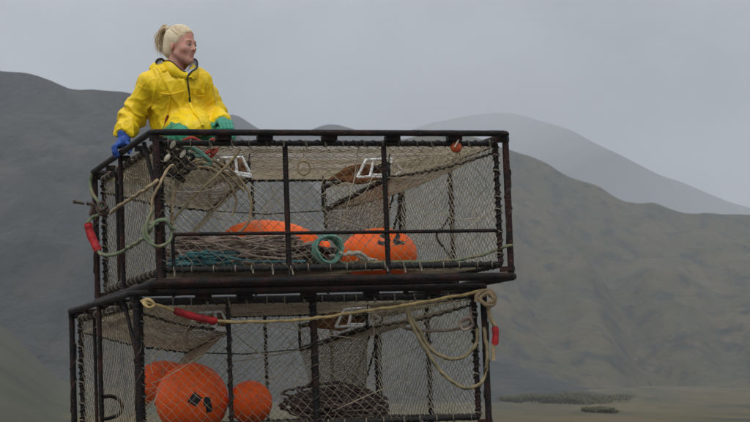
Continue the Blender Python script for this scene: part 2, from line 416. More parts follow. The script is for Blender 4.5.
k = 0.5   # 1 photo pixel of the 750 px picture is half a thousandth
def rg(pts): return [((px - 375) * k, (396 - py) * k) for px, py in pts]
hill("hill", rg([(-900, 20), (-500, 40), (-200, 48), (-60, 62), (0, 73), (22, 74), (50, 82), (72, 90), (100, 92), (125, 93), (150, 99), (185, 112), (228, 130), (290, 165), (360, 225), (450, 300), (560, 360), (640, 392)]),
     300, 640, hill_near, z0=0, seed=3, amp=0.24, gw=60)
hill("hill", rg([(-900, 190), (-500, 215), (-250, 240), (-60, 296), (0, 322), (18, 334), (40, 358), (62, 380), (110, 388), (160, 392), (250, 397)]),
     75, 280, hill_low, z0=-1.0, seed=11, amp=0.13, gw=17, nx=160, nt=60)
hill("hill", rg([(170, 340), (240, 285), (300, 215), (350, 165), (400, 138), (440, 130), (475, 136), (512, 150), (535, 159), (560, 172), (600, 189), (622, 202), (638, 206), (652, 205), (668, 211), (690, 215), (715, 217), (750, 219), (850, 226), (1000, 205), (1250, 180), (1600, 160)]),
     430, 880, hill_mid, z0=2.5, seed=7, amp=0.22, gw=95, nx=520, nt=130, gully=[([(143, .02), (140, .22), (124, .48), (108, .72)], 13, 9), ([(92, .1), (84, .4), (80, .7)], 7, 8), ([(176, .05), (172, .4), (165, .75)], 8, 9)])
hill("hill", rg([(-200, 150), (60, 142), (150, 128), (215, 118), (232, 115), (244, 121), (262, 131), (300, 133), (318, 127), (333, 122), (348, 127), (372, 135), (420, 145), (520, 170), (700, 230)]),
     1000, 1450, hill_far, z0=4, seed=15, amp=0.12, gw=110, nx=180, nt=50)
hill("hill", rg([(250, 175), (330, 150), (420, 126), (470, 114), (510, 111), (530, 116), (548, 121), (570, 131), (600, 146), (630, 161), (660, 176), (690, 190), (730, 206), (790, 226), (900, 240), (1200, 250), (1600, 235)]),
     1900, 2700, hill_far, z0=4, seed=21, amp=0.12, gw=150, nx=200, nt=60)

# low thicket at the foot of the slope
leaf_m = [mat("shrub_leaf", (0.078, 0.078, 0.029), 0.8), mat("shrub_leaf_pale", (0.090, 0.086, 0.036), 0.8)]
bark_m = mat("shrub_bark", (0.06, 0.05, 0.04), 0.9)
def shrub_mesh(seed, wdt, hgt):
    r2 = np.random.default_rng(seed); V = []; F = []; mi = []
    lobes = [(r2.uniform(-.38, .38) * wdt, r2.uniform(-.25, .25) * wdt, hgt * r2.uniform(.3, .72), r2.uniform(.2, .34) * wdt, hgt * r2.uniform(.24, .36)) for _ in range(8)]
    for (cx, cy, cz, rw, rh) in lobes:
        for _ in range(420):
            d = r2.normal(size=3); d /= np.linalg.norm(d); q = r2.random() ** 0.4
            p = np.array((cx + d[0] * rw * q, cy + d[1] * rw * q, max(0.05, cz + d[2] * rh * q)))
            s = 0.07 + 0.09 * r2.random(); e = r2.normal(size=3); e /= np.linalg.norm(e); g = np.cross(e, d); g /= np.linalg.norm(g) + 1e-6
            o = len(V); V += [p - e * s, p + g * s * .5, p + e * s, p - g * s * .5]; F.append((o, o + 1, o + 2, o + 3)); mi.append(int(r2.random() < .4))
    return V, F, mi, lobes
def make_shrub(x, y, seed, wdt, hgt, label):
    t = empty("shrub", Matrix.Translation((x, y, float(ground_z(np.array(x), np.array(y))) - 0.1)))
    tag(t, label, "shrub", "low shrubs at the foot of the misty slope")
    V, F, mi, lobes = shrub_mesh(seed, wdt, hgt)
    mb = MB(); mb.add(V, F); mb.mi = mi; mb.build("foliage", leaf_m, t, smooth=False)
    ms = MB()
    for (cx, cy, cz, rw, rh) in lobes:
        tube(ms, smooth_path([(0, 0, -0.1), (cx * .4, cy * .4, cz * .5), (cx, cy, cz)], .3), np.linspace(.09, .03, len(smooth_path([(0, 0, -0.1), (cx * .4, cy * .4, cz * .5), (cx, cy, cz)], .3))), 5)
    ms.build("stem", bark_m, t)
for i, (px, dist, w, h, lab) in enumerate([
        (517, 300, 5.5, 1.7, "low grey-green shrub at the pot-side end of the thicket under the misty slope"),
        (540, 292, 6.5, 2.0, "rounded dull green shrub second along the thicket from the crab pots"),
        (562, 300, 7.0, 2.3, "tallest shrub in the low thicket under the misty slope"),
        (585, 290, 6.5, 1.9, "broad flat-topped shrub right of the tallest one in the thicket"),
        (606, 305, 6.0, 1.7, "small hazy shrub at the far end of the thicket from the pots"),
        (597, 178, 2.6, 0.75, "dark low tussock bush alone on the open grass plain")]):
    make_shrub((px - 375) / 2000 * dist, dist, 40 + i, w * 1.15, h * 0.85, lab)

# ------------------------------------------------------------------ the two crab pots
Rr = Matrix.Rotation(TILT, 4, -Vector((0, math.cos(PITCH), math.sin(PITCH))))
def pot_matrix(x, y, th, z):
    return Matrix.Translation(EYE) @ Rr @ Matrix.Translation((x, y, z)) @ Matrix.Rotation(th, 4, "Z")
T_UP = pot_matrix(-1.2251, 10.9946, 0.312, 0.6659)
T_LO = pot_matrix(-1.3713, 11.0977, 0.3327, -0.2181)
PW, PD, PH, IN = 2.13, 1.926, 0.838, 0.062

def rrect(u0, v0, u1, v1, z, cr=0.05, step=0.05):
    P = []
    for (cx, cy, a0) in ((u1 - cr, v0 + cr, -PI / 2), (u1 - cr, v1 - cr, 0), (u0 + cr, v1 - cr, PI / 2), (u0 + cr, v0 + cr, PI)):
        for q in np.linspace(0, PI / 2, 5): P.append((cx + cr * math.cos(a0 + q), cy + cr * math.sin(a0 + q), z))
    P = np.array(P); out = []
    for i in range(len(P)):
        a, b = P[i], P[(i + 1) % len(P)]; kk = max(1, int(np.linalg.norm(b - a) / step))
        out.append(a + (b - a) * (np.arange(kk) / kk)[:, None])
    return np.concatenate(out)

def lash(name, P, R, root, pitch=0.055, r=0.0045, closed=False, m="twine_dark"):
    mb = MB(); tube(mb, helix(P, R, pitch, 9, closed, wob=2.2), r, 5, jit=0.22)
    o = mb.build(name, M[m], root); return o

def one_bar(name, a, b, r, root, m="steel", jit=0.03):
    mb = MB(); bar(mb, a, b, r, jit=jit); return mb.build(name, M[m], root)

def make_pot(T, label, front, back, upper):
    root = empty("crab_pot", T); tag(root, label, "crab pot", "stacked crab pots")
    iu0, iu1, iv0, iv1 = IN, PW - IN, IN, PD - IN
    zt, zb = PH - 0.052, 0.075
    # outer bumper frame: two loops and four posts
    for z, r in ((PH, 0.0185), (0.0, 0.0235)):
        mb = MB(); tube(mb, rrect(0, 0, PW, PD, z), r, 12, closed=True, jit=0.035); mb.build("frame_rail", M["steel"], root)
    for i, (u, v) in enumerate(((0.03, 0.012), (PW - 0.012, 0.03), (PW - 0.03, PD - 0.012), (0.012, PD - 0.03))):
        o = one_bar("corner_post", (u, v, 0.0), (u, v, PH), 0.0195, root, "steel_rust" if upper else "steel")
        lash("lashing", line((u, v, 0.08), (u, v, PH * 0.75), 12), 0.021, o, 0.19, 0.005)
    # inner frame that carries the netting
    for z, r in ((zt, 0.016), (zb, 0.017)):
        P = rrect(iu0, iv0, iu1, iv1, z, 0.03); mb = MB(); tube(mb, P, r, 10, closed=True, jit=0.05)
        o = mb.build("net_rail", M["rubber"], root); lash("lashing", P, r + 0.001, o, 0.058, 0.0046, True)
    for u in (iu0, iu1):
        for v in (iv0, iv1):
            o = one_bar("net_post", (u, v, zb), (u, v, zt), 0.015, root, "steel", 0.06)
            lash("lashing", line((u, v, zb), (u, v, zt), 14), 0.018, o, 0.045, 0.005)
    # weld plates between the two frames
    for u in (0.42, 0.66, 1.04, 1.42, 1.80):
        mb = MB(); box(mb, (u, 0.036, PH - 0.026), (0.085, 0.05, 0.026)); mb.build("weld_plate", M["steel"], root, smooth=False)
    for v in (0.5, 0.96, 1.45):
        mb = MB(); box(mb, (0.036, v, PH - 0.026), (0.05, 0.07, 0.026)); mb.build("weld_plate", M["steel"], root, smooth=False)
    for u, v in ((0.034, 0.034), (PW - .034, .034), (PW - .034, PD - .034), (.034, PD - .034)):
        for z in (zb - 0.03, zt + 0.02):
            mb = MB(); a = math.atan2(PD / 2 - v, PW / 2 - u)
            box(mb, (u, v, z), (0.085, 0.03, 0.03), Matrix.Rotation(a, 3, "Z")); mb.build("weld_plate", M["steel"], root, smooth=False)
    # base skids under the inner frame
    for v in (0.5, 0.96, 1.42): one_bar("base_bar", (0.0, v, 0.03), (PW, v, 0.03), 0.012, root)
    # bars in the four sides
    for (u, r, lashed, m) in front:
        o = one_bar("side_bar", (u, iv0 - 0.004, 0.02), (u, iv0 - 0.004, zt), r, root, m)
        if lashed: lash("lashing", line((u, iv0 - .004, zb), (u, iv0 - .004, zt), 12), r + 0.003, o, 0.075, 0.0045)
    for u in back:
        o = one_bar("side_bar", (u, iv1, 0.02), (u, iv1, zt), 0.010, root)
        lash("lashing", line((u, iv1, zb), (u, iv1, zt), 12), 0.012, o, 0.07, 0.004)
    for u in (0.0, PW - IN):
        vv = 0.93 if u == 0 else 0.86
        o = one_bar("side_bar", (u, vv, 0.0), (u, vv, PH if u == 0 else zt), 0.0145, root, "steel_rust" if upper else "steel", 0.05)
        if u: lash("lashing", line((u, vv, zb), (u, vv, zt), 12), 0.017, o, 0.05, 0.0055)
    o = one_bar("side_bar", (iu0, 1.40, zb), (iu0, 1.40, zt), 0.011, root)
    one_bar("brace", (0.02, 0.30, PH - 0.02), (iu0, 0.10, 0.42), 0.012, root)
    if upper:       # waist bar across the front with bent ends
        P = smooth_path([(0.118, iv0 - .012, 0.10), (0.118, iv0 - .012, 0.245), (0.135, iv0 - .012, 0.268), (0.17, iv0 - .012, 0.272), (1.0, iv0 - .012, 0.272), (1.6, iv0 - .012, 0.272), (2.05, iv0 - .012, 0.272)], 0.03)
        mb = MB(); tube(mb, P, 0.0105, 8, jit=0.03); mb.build("waist_bar", M["steel"], root)
        for v in (0.50, 1.02): one_bar("cross_bar", (iu0, v, zt + 0.012), (iu1, v, zt + 0.012), 0.013, root)
    else:
        mb = MB(); tube(mb, smooth_path([(0.0, 0.92, 0.29), (0.02, 0.92, 0.277), (0.05, 0.92, 0.281), (0.099, 0.92, 0.261), (0.122, 0.92, 0.218), (0.105, 0.92, 0.171), (0.048, 0.92, 0.15), (0.0, 0.92, 0.145)], 0.012), 0.0115, 7)
        mb.build("bent_hook", M["steel"], root)
    # netting: every face of the cage
    c = 0.0585; r = 0.00145
    def sheet(name, a, b, cc, d, cw, ch, rr, m, **kw):
        mb = MB(); net(mb, a, b, cc, d, cw, ch, rr, **kw); return tag(mb.build(name, M[m], root, smooth=False), kind="stuff")
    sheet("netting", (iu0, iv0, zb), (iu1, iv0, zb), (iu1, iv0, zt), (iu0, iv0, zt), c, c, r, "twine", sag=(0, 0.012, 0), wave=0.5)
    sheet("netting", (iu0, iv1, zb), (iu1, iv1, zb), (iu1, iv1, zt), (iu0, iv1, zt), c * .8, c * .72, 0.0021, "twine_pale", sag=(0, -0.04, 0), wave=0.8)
    for u in (iu0, iu1):
        q = 1.15 if u == iu0 else 0.85
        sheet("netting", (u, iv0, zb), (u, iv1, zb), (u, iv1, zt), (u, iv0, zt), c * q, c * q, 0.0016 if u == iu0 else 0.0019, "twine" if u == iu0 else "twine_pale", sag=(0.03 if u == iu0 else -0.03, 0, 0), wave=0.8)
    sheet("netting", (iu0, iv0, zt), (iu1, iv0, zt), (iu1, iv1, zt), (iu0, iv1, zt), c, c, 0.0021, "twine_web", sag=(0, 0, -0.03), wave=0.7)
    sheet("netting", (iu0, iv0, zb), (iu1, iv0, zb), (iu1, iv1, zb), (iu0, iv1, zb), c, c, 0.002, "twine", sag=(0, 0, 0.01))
    # cream lacing knots along the net rails
    mb = MB()
    for z in (zt, zb):
        for u in np.arange(iu0 + 0.06, iu1 - 0.02, 0.112):
            uu = u + rng.normal() * 0.012
            tube(mb, [(uu + 0.018 * math.cos(a) * .4, iv0 + 0.020 * math.cos(a), z + 0.020 * math.sin(a)) for a in np.linspace(0, 2 * PI, 9)[:-1]], 0.0036, 5, closed=True)
            if rng.random() < .45: tube(mb, [(uu, iv0 - 0.018, z), (uu + rng.normal() * .006, iv0 - 0.022, z - 0.02 - 0.03 * rng.random())], 0.005, 5)
        for v in np.arange(iv0 + 0.08, iv1 - 0.02, 0.13):
            tube(mb, [(iu0 + 0.022 * math.cos(a), v, z + 0.022 * math.sin(a)) for a in np.linspace(0, 2 * PI, 9)[:-1]], 0.0042, 5, closed=True)
    for u, v in ((iu0, iv0), (iu1, iv0), (iu0, iv1)):
        for z in np.arange(zb + 0.06, zt, 0.115):
            zz = z + rng.normal() * 0.02
            tube(mb, [(u + 0.021 * math.cos(a), v + 0.021 * math.sin(a), zz + .006 * math.sin(2 * a)) for a in np.linspace(0, 2 * PI, 9)[:-1]], 0.0038, 5, closed=True)
    tag(mb.build("lacing_knots", M["knot"], root), kind="stuff")
    # slack ends of twine trailing through the cage
    mb = MB(); r3 = np.random.default_rng(5 if upper else 6)
    for q in range(60 if upper else 50):
        a = np.array((r3.uniform(iu0, iu1), r3.choice([iv0 + .02, r3.uniform(.1, 1.8)]), r3.uniform(.3, zt)))
        b = a + (r3.normal() * .28, r3.normal() * .15, -abs(r3.normal()) * .16)
        b = np.clip(b, (iu0 + .07, iv0 + .03, zb + .03), (iu1 - .07, iv1 - .01, zt)); a = np.clip(a, (iu0 + .07, iv0 + .03, zb + .03), (iu1 - .07, iv1 - .01, zt))
        mdl = (a + b) / 2 + (r3.normal() * .05, 0, -abs(r3.normal()) * .06); mdl[2] = max(mdl[2], zb + .02)
        tube(mb, smooth_path([a, mdl, b], .03), 0.0014 + 0.0014 * r3.random(), 4)
    tag(mb.build("loose_twine", M["twine_web"], root), kind="stuff")
    # two entrance tunnels of web that slope in from the sides to an eye
    for side in (0, 1):
        tun_root = MB()
        e0, e1 = ((0.655, 0.40), (0.66, 1.45)) if side == 0 else ((1.52, 0.42), (1.42, 1.50))
        us = iu0 if side == 0 else iu1
        eye = [(e0[0], e0[1], 0.63), (e1[0], e1[1], 0.54), (e1[0], e1[1], 0.69), (e0[0], e0[1], 0.715)]
        tube(tun_root, np.array([p for i in range(4) for p in line(eye[i], eye[(i + 1) % 4], 12)[:-1]]), 0.0095, 7, closed=True, jit=0.1)
        tun = tun_root.build("tunnel_eye", M["steel"], root)
        for p, q, hr in ((eye[0], eye[1], 0.013), (eye[3], eye[2], 0.012)):
            mb = MB(); tube(mb, helix(line(p, q, 20), hr, 0.042, 8, wob=2.4), 0.005, 5, jit=0.25); mb.build("lashing", M["twine_dark"], tun)
        cw = 0.047
        mb = MB()
        net(mb, (us, 0.10, 0.74), (us, 1.82, 0.70), eye[1], eye[0], cw, cw, 0.0021, sag=(0, 0, -0.045), jit=.5, wave=1.5)     # ramp
        net(mb, (us, 0.10, 0.775), (us, 1.82, 0.775), eye[2], eye[3], cw, cw, 0.0023, sag=(0, 0, -0.03), jit=.5, wave=1.5)   # roof
        net(mb, (us, 0.10, 0.74), eye[0], eye[3], (us, 0.10, 0.775), cw, cw, 0.0023, jit=.3)
        net(mb, (us, 1.82, 0.70), eye[1], eye[2], (us, 1.82, 0.775), cw, cw, 0.0023, jit=.3)
        tag(mb.build("tunnel_web", M["twine_web"], tun, smooth=False), kind="stuff")
        mb = MB()     # apron of web falling from the eye to the floor at the back
        if side == 1: net(mb, eye[0], eye[1], (1.62, 1.78, 0.12), (1.93, 1.72, 0.16), 0.032, 0.032, 0.0025, sag=(0.05, 0, 0.02), jit=.35)
        else: net(mb, eye[0], eye[1], (0.30, 1.75, 0.12), (0.22, 1.0, 0.14), 0.036, 0.036, 0.0023, sag=(0.03, 0, 0.02), jit=.35)
        tag(mb.build("web_apron", M["twine_web"], tun, smooth=False), kind="stuff")
        mb = MB()     # dark edge lines of the tunnel
        lines = [((us, 0.10, 0.735), eye[0]), (eye[1], (us, 1.82, 0.70))]
        if side == 1: lines += [((1.98, 1.45, 0.75), (1.90, 1.72, 0.24)), ((1.88, 1.35, 0.70), (1.80, 1.70, 0.24))]
        for a, b in lines:
            P = smooth_path([a, tuple((np.array(a) + np.array(b)) / 2 + (0, 0, -0.02)), b], .03)
            mb = MB(); tube(mb, P, 0.006, 6, jit=0.15); tube(mb, helix(P, 0.007, 0.05, 8, wob=2.2), 0.0045, 5, jit=0.25)
            mb.build("edge_line", M["twine_dark"], tun)
        # hanging cord that keeps the eye up
        for cd in ([eye[2], (eye[2][0] + .01, eye[2][1], zt)], [eye[3], (eye[3][0] + .01, eye[3][1], zt)], smooth_path([eye[1], (1.04, 1.5, 0.52), (1.06, 1.5, .52)], .05)):
            mb = MB(); tube(mb, cd, 0.004, 5); mb.build("hanging_cord", M["twine_dark"], tun)
        # rust coloured cloth patch in the mouth of the tunnel
        if side == 1: q = [(1.222, .72, .655), (1.37, .68, .738), (1.60, .62, .722), (1.57, .66, .655), (1.437, .70, .622)]
        else: q = [(0.47, .375, .742), (0.60, .375, .745), (0.64, .375, .66), (0.55, .375, .635), (0.46, .375, .675)]
        V = np.array(q); mbp = MB(); n = len(V); th = np.array((0, 0.006, 0))
        cen = V.mean(0) + (0, 0.03, 0)
        ring = []; 
        for i in range(n): ring += list(line(V[i], V[(i + 1) % n], 5)[:-1])
        ring = np.array(ring) + rng.normal(size=(len(ring), 3)) * 0.004; m2 = (ring + cen) / 2 + rng.normal(size=ring.shape) * 0.005
        L = len(ring); VV = np.vstack([ring, m2, cen[None], ring + th, m2 + th, cen[None] + th]); FF = []
        for i in range(L):
            j = (i + 1) % L; o = 2 * L + 1
            FF += [(i, j, L + j, L + i), (L + i, L + j, 2 * L), (o + j, o + i, o + L + i, o + L + j), (o + L + j, o + L + i, o + 2 * L), (j, i, o + i, o + j)]
        mbp.add(VV, FF); mbp.build("web_patch", M["web_cloth"], tun)
        # white plastic triggers hanging in the eye
        if side == 1: segs = [[(1.345, .5, .640), (1.404, .5, .746), (1.565, .5, .752), (1.545, .5, .640), (1.425, .5, .644), (1.345, .5, .640)], [(1.425, .5, .644), (1.455, .5, .748)], [(1.43, .5, .655), (1.535, .5, .652)], [(1.565, .52, .74), (1.64, .52, .682), (1.56, .52, .635)]]
        else: segs = [[(.465, .5, .668), (.519, .5, .727), (.648, .5, .733), (.705, .5, .615), (.60, .5, .632), (.465, .5, .668)], [(.555, .5, .73), (.57, .5, .64)], [(.61, .5, .73), (.615, .5, .64)], [(.47, .5, .66), (.60, .5, .645), (.70, .5, .63)]]
        if side == 0: segs = [[(x - .045, .35, z + .010) for x, y, z in s] for s in segs]
        mb = MB()
        for s in segs:
            P = np.concatenate([line(s[i], s[i + 1], 5)[:-1] for i in range(len(s) - 1)] + [[s[-1]]])
            tube(mb, P, 0.0090, 6)
        mb.build("trigger", M["white_plastic"], tun)
    return root

pot_up = make_pot(T_UP, "upper crab pot that the person kneels on, netted cage with a rusty red-brown frame",
                  [(0.783, 0.0155, False, "steel"), (1.373, 0.0150, False, "steel")], [1.048, 1.541, 0.5], True)
pot_lo = make_pot(T_LO, "lower crab pot underneath the other, netted cage with black frame and straw-coloured rope slung across",
                  [(0.568, 0.0125, True, "steel"), (1.071, 0.0205, True, "steel")], [1.293, 0.75, 1.75], False)

# ------------------------------------------------------------------ ropes
def rope(name, T, paths, r, m, label, group=None, cat="rope", step=0.012, lobes=3, sides=9, sleeve=None, tails=None, root=False):
    mb = MB()
    for p in paths:
        P = smooth_path(p, step); ph = random.random() * 9
        P = P + np.array([mnoise.noise_vector(Vector(q) * 11 + Vector((ph, 0, 0))) for q in P]) * min(0.006, r * .6) + np.array([mnoise.noise_vector(Vector(q) * 38 + Vector((ph, 0, 0))) for q in P]) * r * 0.16
        tube(mb, P, r, sides, lobes=lobes, pitch=r * 7.5, lob=0.2, jit=0.04)
    o = mb.build(name, M[m], matrix=T, recentre=True); tag(o, label, cat, group)
    inv = (T @ Matrix.Translation(Vector(T.inverted() @ o.matrix_world.translation))).inverted() @ T
    if sleeve:
        P, rr = sleeve; ms = MB(); P = smooth_path(P, 0.012); n = len(P)
        R = rr * np.clip(np.minimum(np.arange(n), np.arange(n)[::-1]) / 3.0 + 0.72, 0, 1) * (1 + 0.05 * np.sin(np.arange(n) * 1.1))
        tube(ms, P, R, 12); s = ms.build("chafe_sleeve", M["red_plastic"], o)
        s.matrix_parent_inverse = Matrix.Identity(4); s.matrix_local = inv
    return o

rope("rope", T_LO, [[(0.055, -0.005, 0.79), (0.09, -0.045, 0.80), (0.12, -0.05, 0.772), (0.085, -0.05, 0.755), (0.06, -0.03, 0.785), (0.11, -0.035, 0.776), (0.183, -0.035, 0.757), (0.239, -0.035, 0.734), (0.352, -0.03, 0.698), (0.473, -0.03, 0.672), (0.614, -0.02, 0.664), (0.967, -0.02, 0.667), (1.268, -0.02, 0.699), (1.575, -0.02, 0.733), (1.887, -0.02, 0.779), (2.06, -0.03, 0.805), (2.10, -0.035, 0.812), (2.145, -0.02, 0.80), (2.13, -0.04, 0.775)]],
     0.0088, "rope_yellow", "straw-coloured rope slung along the lower pot's front with a red sleeve near its knot",
     sleeve=([(0.232, -0.035, 0.737), (0.30, -0.032, 0.714), (0.40, -0.032, 0.686), (0.478, -0.03, 0.672)], 0.021))
rope("rope", T_LO, [[(1.60, 0.03, 0.76), (1.614, 0.02, 0.734), (1.659, 0.02, 0.623), (1.733, 0.02, 0.487), (1.803, 0.02, 0.38), (1.881, 0.02, 0.296), (1.973, 0.02, 0.246), (2.055, 0.02, 0.261), (2.105, 0.02, 0.323), (2.115, 0.0, 0.434), (2.10, 0.0, 0.6)],
                    [(1.62, 0.04, 0.75), (1.641, 0.03, 0.711), (1.71, 0.03, 0.581), (1.78, 0.03, 0.474), (1.872, 0.03, 0.425), (1.953, 0.03, 0.422), (2.018, 0.03, 0.456), (2.063, 0.035, 0.513), (2.075, 0.035, 0.6)]],
     0.0105, "rope_olive", "olive rope hanging in two slack loops by the lower pot's right-hand corner")
rope("rope", T_LO, [[(1.61, 0.10, 0.635), (1.632, 0.10, 0.61), (1.775, 0.10, 0.589), (1.92, 0.10, 0.591), (2.027, 0.08, 0.611), (2.05, 0.04, 0.66)], [(1.98, 0.05, 0.64), (2.03, 0.04, 0.66), (2.05, 0.04, 0.61), (1.99, 0.04, 0.59), (1.97, 0.05, 0.635), (2.04, 0.05, 0.65), (2.04, 0.05, 0.72)]],
     0.0085, "rope_brown", "short brown line pulled level behind the slack olive loops")
rope("rope", T_LO, [[(2.05, -0.02, 0.75), (2.06, -0.035, 0.79), (2.11, -0.05, 0.81), (2.155, -0.05, 0.785), (2.15, -0.045, 0.735), (2.10, -0.045, 0.725), (2.07, -0.04, 0.765), (2.12, -0.055, 0.795), (2.145, -0.055, 0.75), (2.11, -0.045, 0.735), (2.122, -0.03, 0.70), (2.135, -0.03, 0.64), (2.155, -0.03, 0.60), (2.158, -0.03, 0.55), (2.147, -0.03, 0.48), (2.14, -0.03, 0.40)]],
     0.0125, "rope_tan", "thick tan rope knotted at the lower pot's right corner with a red-sleeved tail",
     sleeve=([(2.158, -0.032, 0.60), (2.160, -0.032, 0.55), (2.152, -0.032, 0.49)], 0.020))
rope("rope", T_UP, [[(-0.01, 1.85, 0.83), (-0.025, 1.88, 0.77), (-0.016, 1.84, 0.694), (0.018, 1.8, 0.63), (0.053, 1.76, 0.586), (0.008, 1.74, 0.555), (-0.037, 1.75, 0.536), (-0.064, 1.75, 0.492), (-0.047, 1.75, 0.415), (-0.013, 1.7, 0.321), (-0.006, 1.6, 0.282), (-0.022, 1.2, 0.25), (-0.028, 0.969, 0.238), (-0.04, 0.49, 0.241), (-0.035, 0.096, 0.258), (-0.02, -0.03, 0.30), (0.01, -0.03, 0.34), (0.06, -0.03, 0.345), (0.09, -0.02, 0.31), (0.12, 0.0, 0.30)]],
     0.0105, "rope_sage", "sage green rope along the upper pot's side with a red sleeve at the far post",
     sleeve=([(-0.064, 1.75, 0.50), (-0.054, 1.75, 0.44), (-0.032, 1.73, 0.375), (-0.010, 1.70, 0.315)], 0.027))
rope("rope", T_UP, [[(0.02, -0.025, 0.33), (-0.014, -0.03, 0.323), (-0.041, -0.02, 0.33), (-0.058, -0.015, 0.30), (-0.05, -0.02, 0.25), (-0.017, -0.03, 0.212), (0.03, -0.03, 0.20), (0.09, -0.015, 0.235), (0.10, 0.0, 0.30)],
                    [(0.0, -0.03, 0.40), (-0.03, -0.03, 0.36), (-0.045, -0.025, 0.28), (-0.02, -0.03, 0.225)]],
     0.0082, "rope_sage", "round sage green loop hung on the upper pot's near left corner post")
rope("rope", T_UP, [[(0.06, 1.70, 0.60), (0.02, 1.72, 0.575), (0.0, 1.75, 0.61), (0.04, 1.76, 0.625), (0.065, 1.74, 0.57), (0.02, 1.73, 0.55), (-0.02, 1.75, 0.60), (-0.029, 1.75, 0.613), (-0.07, 1.75, 0.622)], [(-0.03, 1.74, 0.61), (-0.045, 1.74, 0.57), (-0.055, 1.74, 0.55)]],
     0.0105, "rope_dark", "dark knotted rope end sticking out past the upper pot's far left post")
mb = MB(); tube(mb, line((-0.085, 1.75, 0.622), (-0.145, 1.75, 0.634), 5), 0.009, 8); blob(mb, (-0.147, 1.75, 0.634), (0.012, 0.012, 0.014), 8)
tg = mb.build("toggle", M["rope_dark"], matrix=T_UP, recentre=True); tag(tg, "dull brown toggle at the tip of the dark knotted rope end", "toggle")
rope("rope", T_UP, [[(0.0, 1.29, 0.516), (-0.03, 0.885, 0.512), (-0.03, 0.442, 0.519), (-0.03, 0.03, 0.524), (0.0, -0.03, 0.545), (0.03, -0.03, 0.57)]],
     0.0095, "rope_tan", "straight tan line stretched along the upper pot's left side to the near corner post")
rope("rope", T_UP, [[(-0.01, -0.02, 0.33), (-0.012, -0.02, 0.40), (0.0, -0.018, 0.47), (0.044, -0.02, 0.56), (0.095, 0.0, 0.64), (0.124, 0.03, 0.66)],
                    [(0.13, 0.10, 0.40), (0.145, 0.12, 0.52), (0.19, 0.16, 0.63), (0.27, 0.20, 0.695), (0.372, 0.25, 0.715), (0.48, 0.28, 0.685), (0.58, 0.30, 0.60), (0.632, 0.3, 0.488), (0.615, 0.3, 0.36), (0.54, 0.3, 0.286)],
                    [(0.127, 0.12, 0.36), (0.15, 0.13, 0.5), (0.210, 0.17, 0.60), (0.30, 0.21, 0.665), (0.40, 0.25, 0.66), (0.50, 0.29, 0.595), (0.55, 0.3, 0.488), (0.52, .3, .40)],
                    [(0.138, 0.11, 0.30), (0.14, 0.13, 0.45), (0.20, 0.165, 0.615), (0.285, 0.205, 0.682), (0.385, 0.25, 0.69), (0.49, 0.285, 0.64), (0.60, 0.3, 0.54)]],
     0.0078, "rope_tan", "tan rope bent in wide hoops behind the upper pot's front netting under the green knees")
rope("rope", T_UP, [[(0.148, 0.2, 0.356), (0.255, 0.2, 0.48), (0.403, 0.22, 0.607), (0.516, 0.24, 0.713), (0.568, 0.25, 0.775)]],
     0.008, "rope_olive", "thin olive line running slantwise across the tan rope hoops")
rope("rope", T_UP, [[(0.242, 0.28, 0.830), (0.30, 0.26, 0.842), (0.369, 0.26, 0.812), (0.41, 0.26, 0.835), (0.43, 0.27, 0.80), (0.39, 0.25, 0.765), (0.332, 0.25, 0.745), (0.31, 0.25, 0.775), (0.36, 0.24, 0.80), (0.43, 0.25, 0.785), (0.40, 0.26, 0.74), (0.37, 0.26, 0.72)],
                    [(0.40, .25, .82), (.44, .25, .80), (.42, .25, .75), (.40, .26, .77), (.43, .26, .81)]],
     0.0095, "rope_red", "red line tangled on the upper pot's top netting between the green knees")
rope("rope", T_UP, [[(0.29, 0.24, 0.73), (0.24, 0.22, 0.755), (0.21, 0.2, 0.785), (0.26, 0.21, 0.79), (0.31, 0.23, 0.765), (0.33, 0.24, 0.735), (0.27, 0.23, 0.745), (0.235, 0.22, 0.775), (0.29, 0.23, 0.78), (0.35, 0.24, 0.735), (0.39, 0.25, 0.70), (0.36, 0.25, 0.685), (0.32, 0.24, 0.72)]],
     0.013, "rope_mint", "mint green rope bunched just under the top netting beside the red line")
rope("rope", T_UP, [[(1.02, 0.2, 0.095), (1.066, 0.2, 0.10), (1.283, 0.12, 0.105), (1.519, 0.1, 0.10), (1.765, 0.1, 0.105), (1.954, 0.1, 0.132), (2.06, 0.07, 0.165), (2.09, 0.0, 0.175), (2.12, 0.0, 0.18)]],
     0.0085, "rope_sage", "pale green line lying along the upper pot's floor and out through the right-hand netting")
rope("rope", T_UP, [[(1.10, 0.12, 0.16), (1.13, 0.1, 0.15), (1.17, 0.1, 0.16), (1.23, 0.12, 0.13), (1.29, 0.14, 0.105), (1.40, 0.15, 0.10)], [(1.15, 0.11, 0.17), (1.20, 0.11, 0.155), (1.26, 0.12, 0.13), (1.33, 0.13, 0.11)], [(1.16, .10, .145), (1.21, .1, .16), (1.28, .12, .115)]],
     0.0105, "rope_cream", "frayed cream rope end in front of the numbered orange buoy")
rope("rope", T_UP, [[(2.114, 1.0, 0.47), (2.063, 1.0, 0.387), (2.014, 1.0, 0.343), (2.026, 1.0, 0.286), (2.065, 1.0, 0.235), (2.10, 1.0, 0.18)]],
     0.008, "twine_dark", "black bungee bent out from the lashed bar on the upper pot's right side", cat="bungee", lobes=0, sides=7)
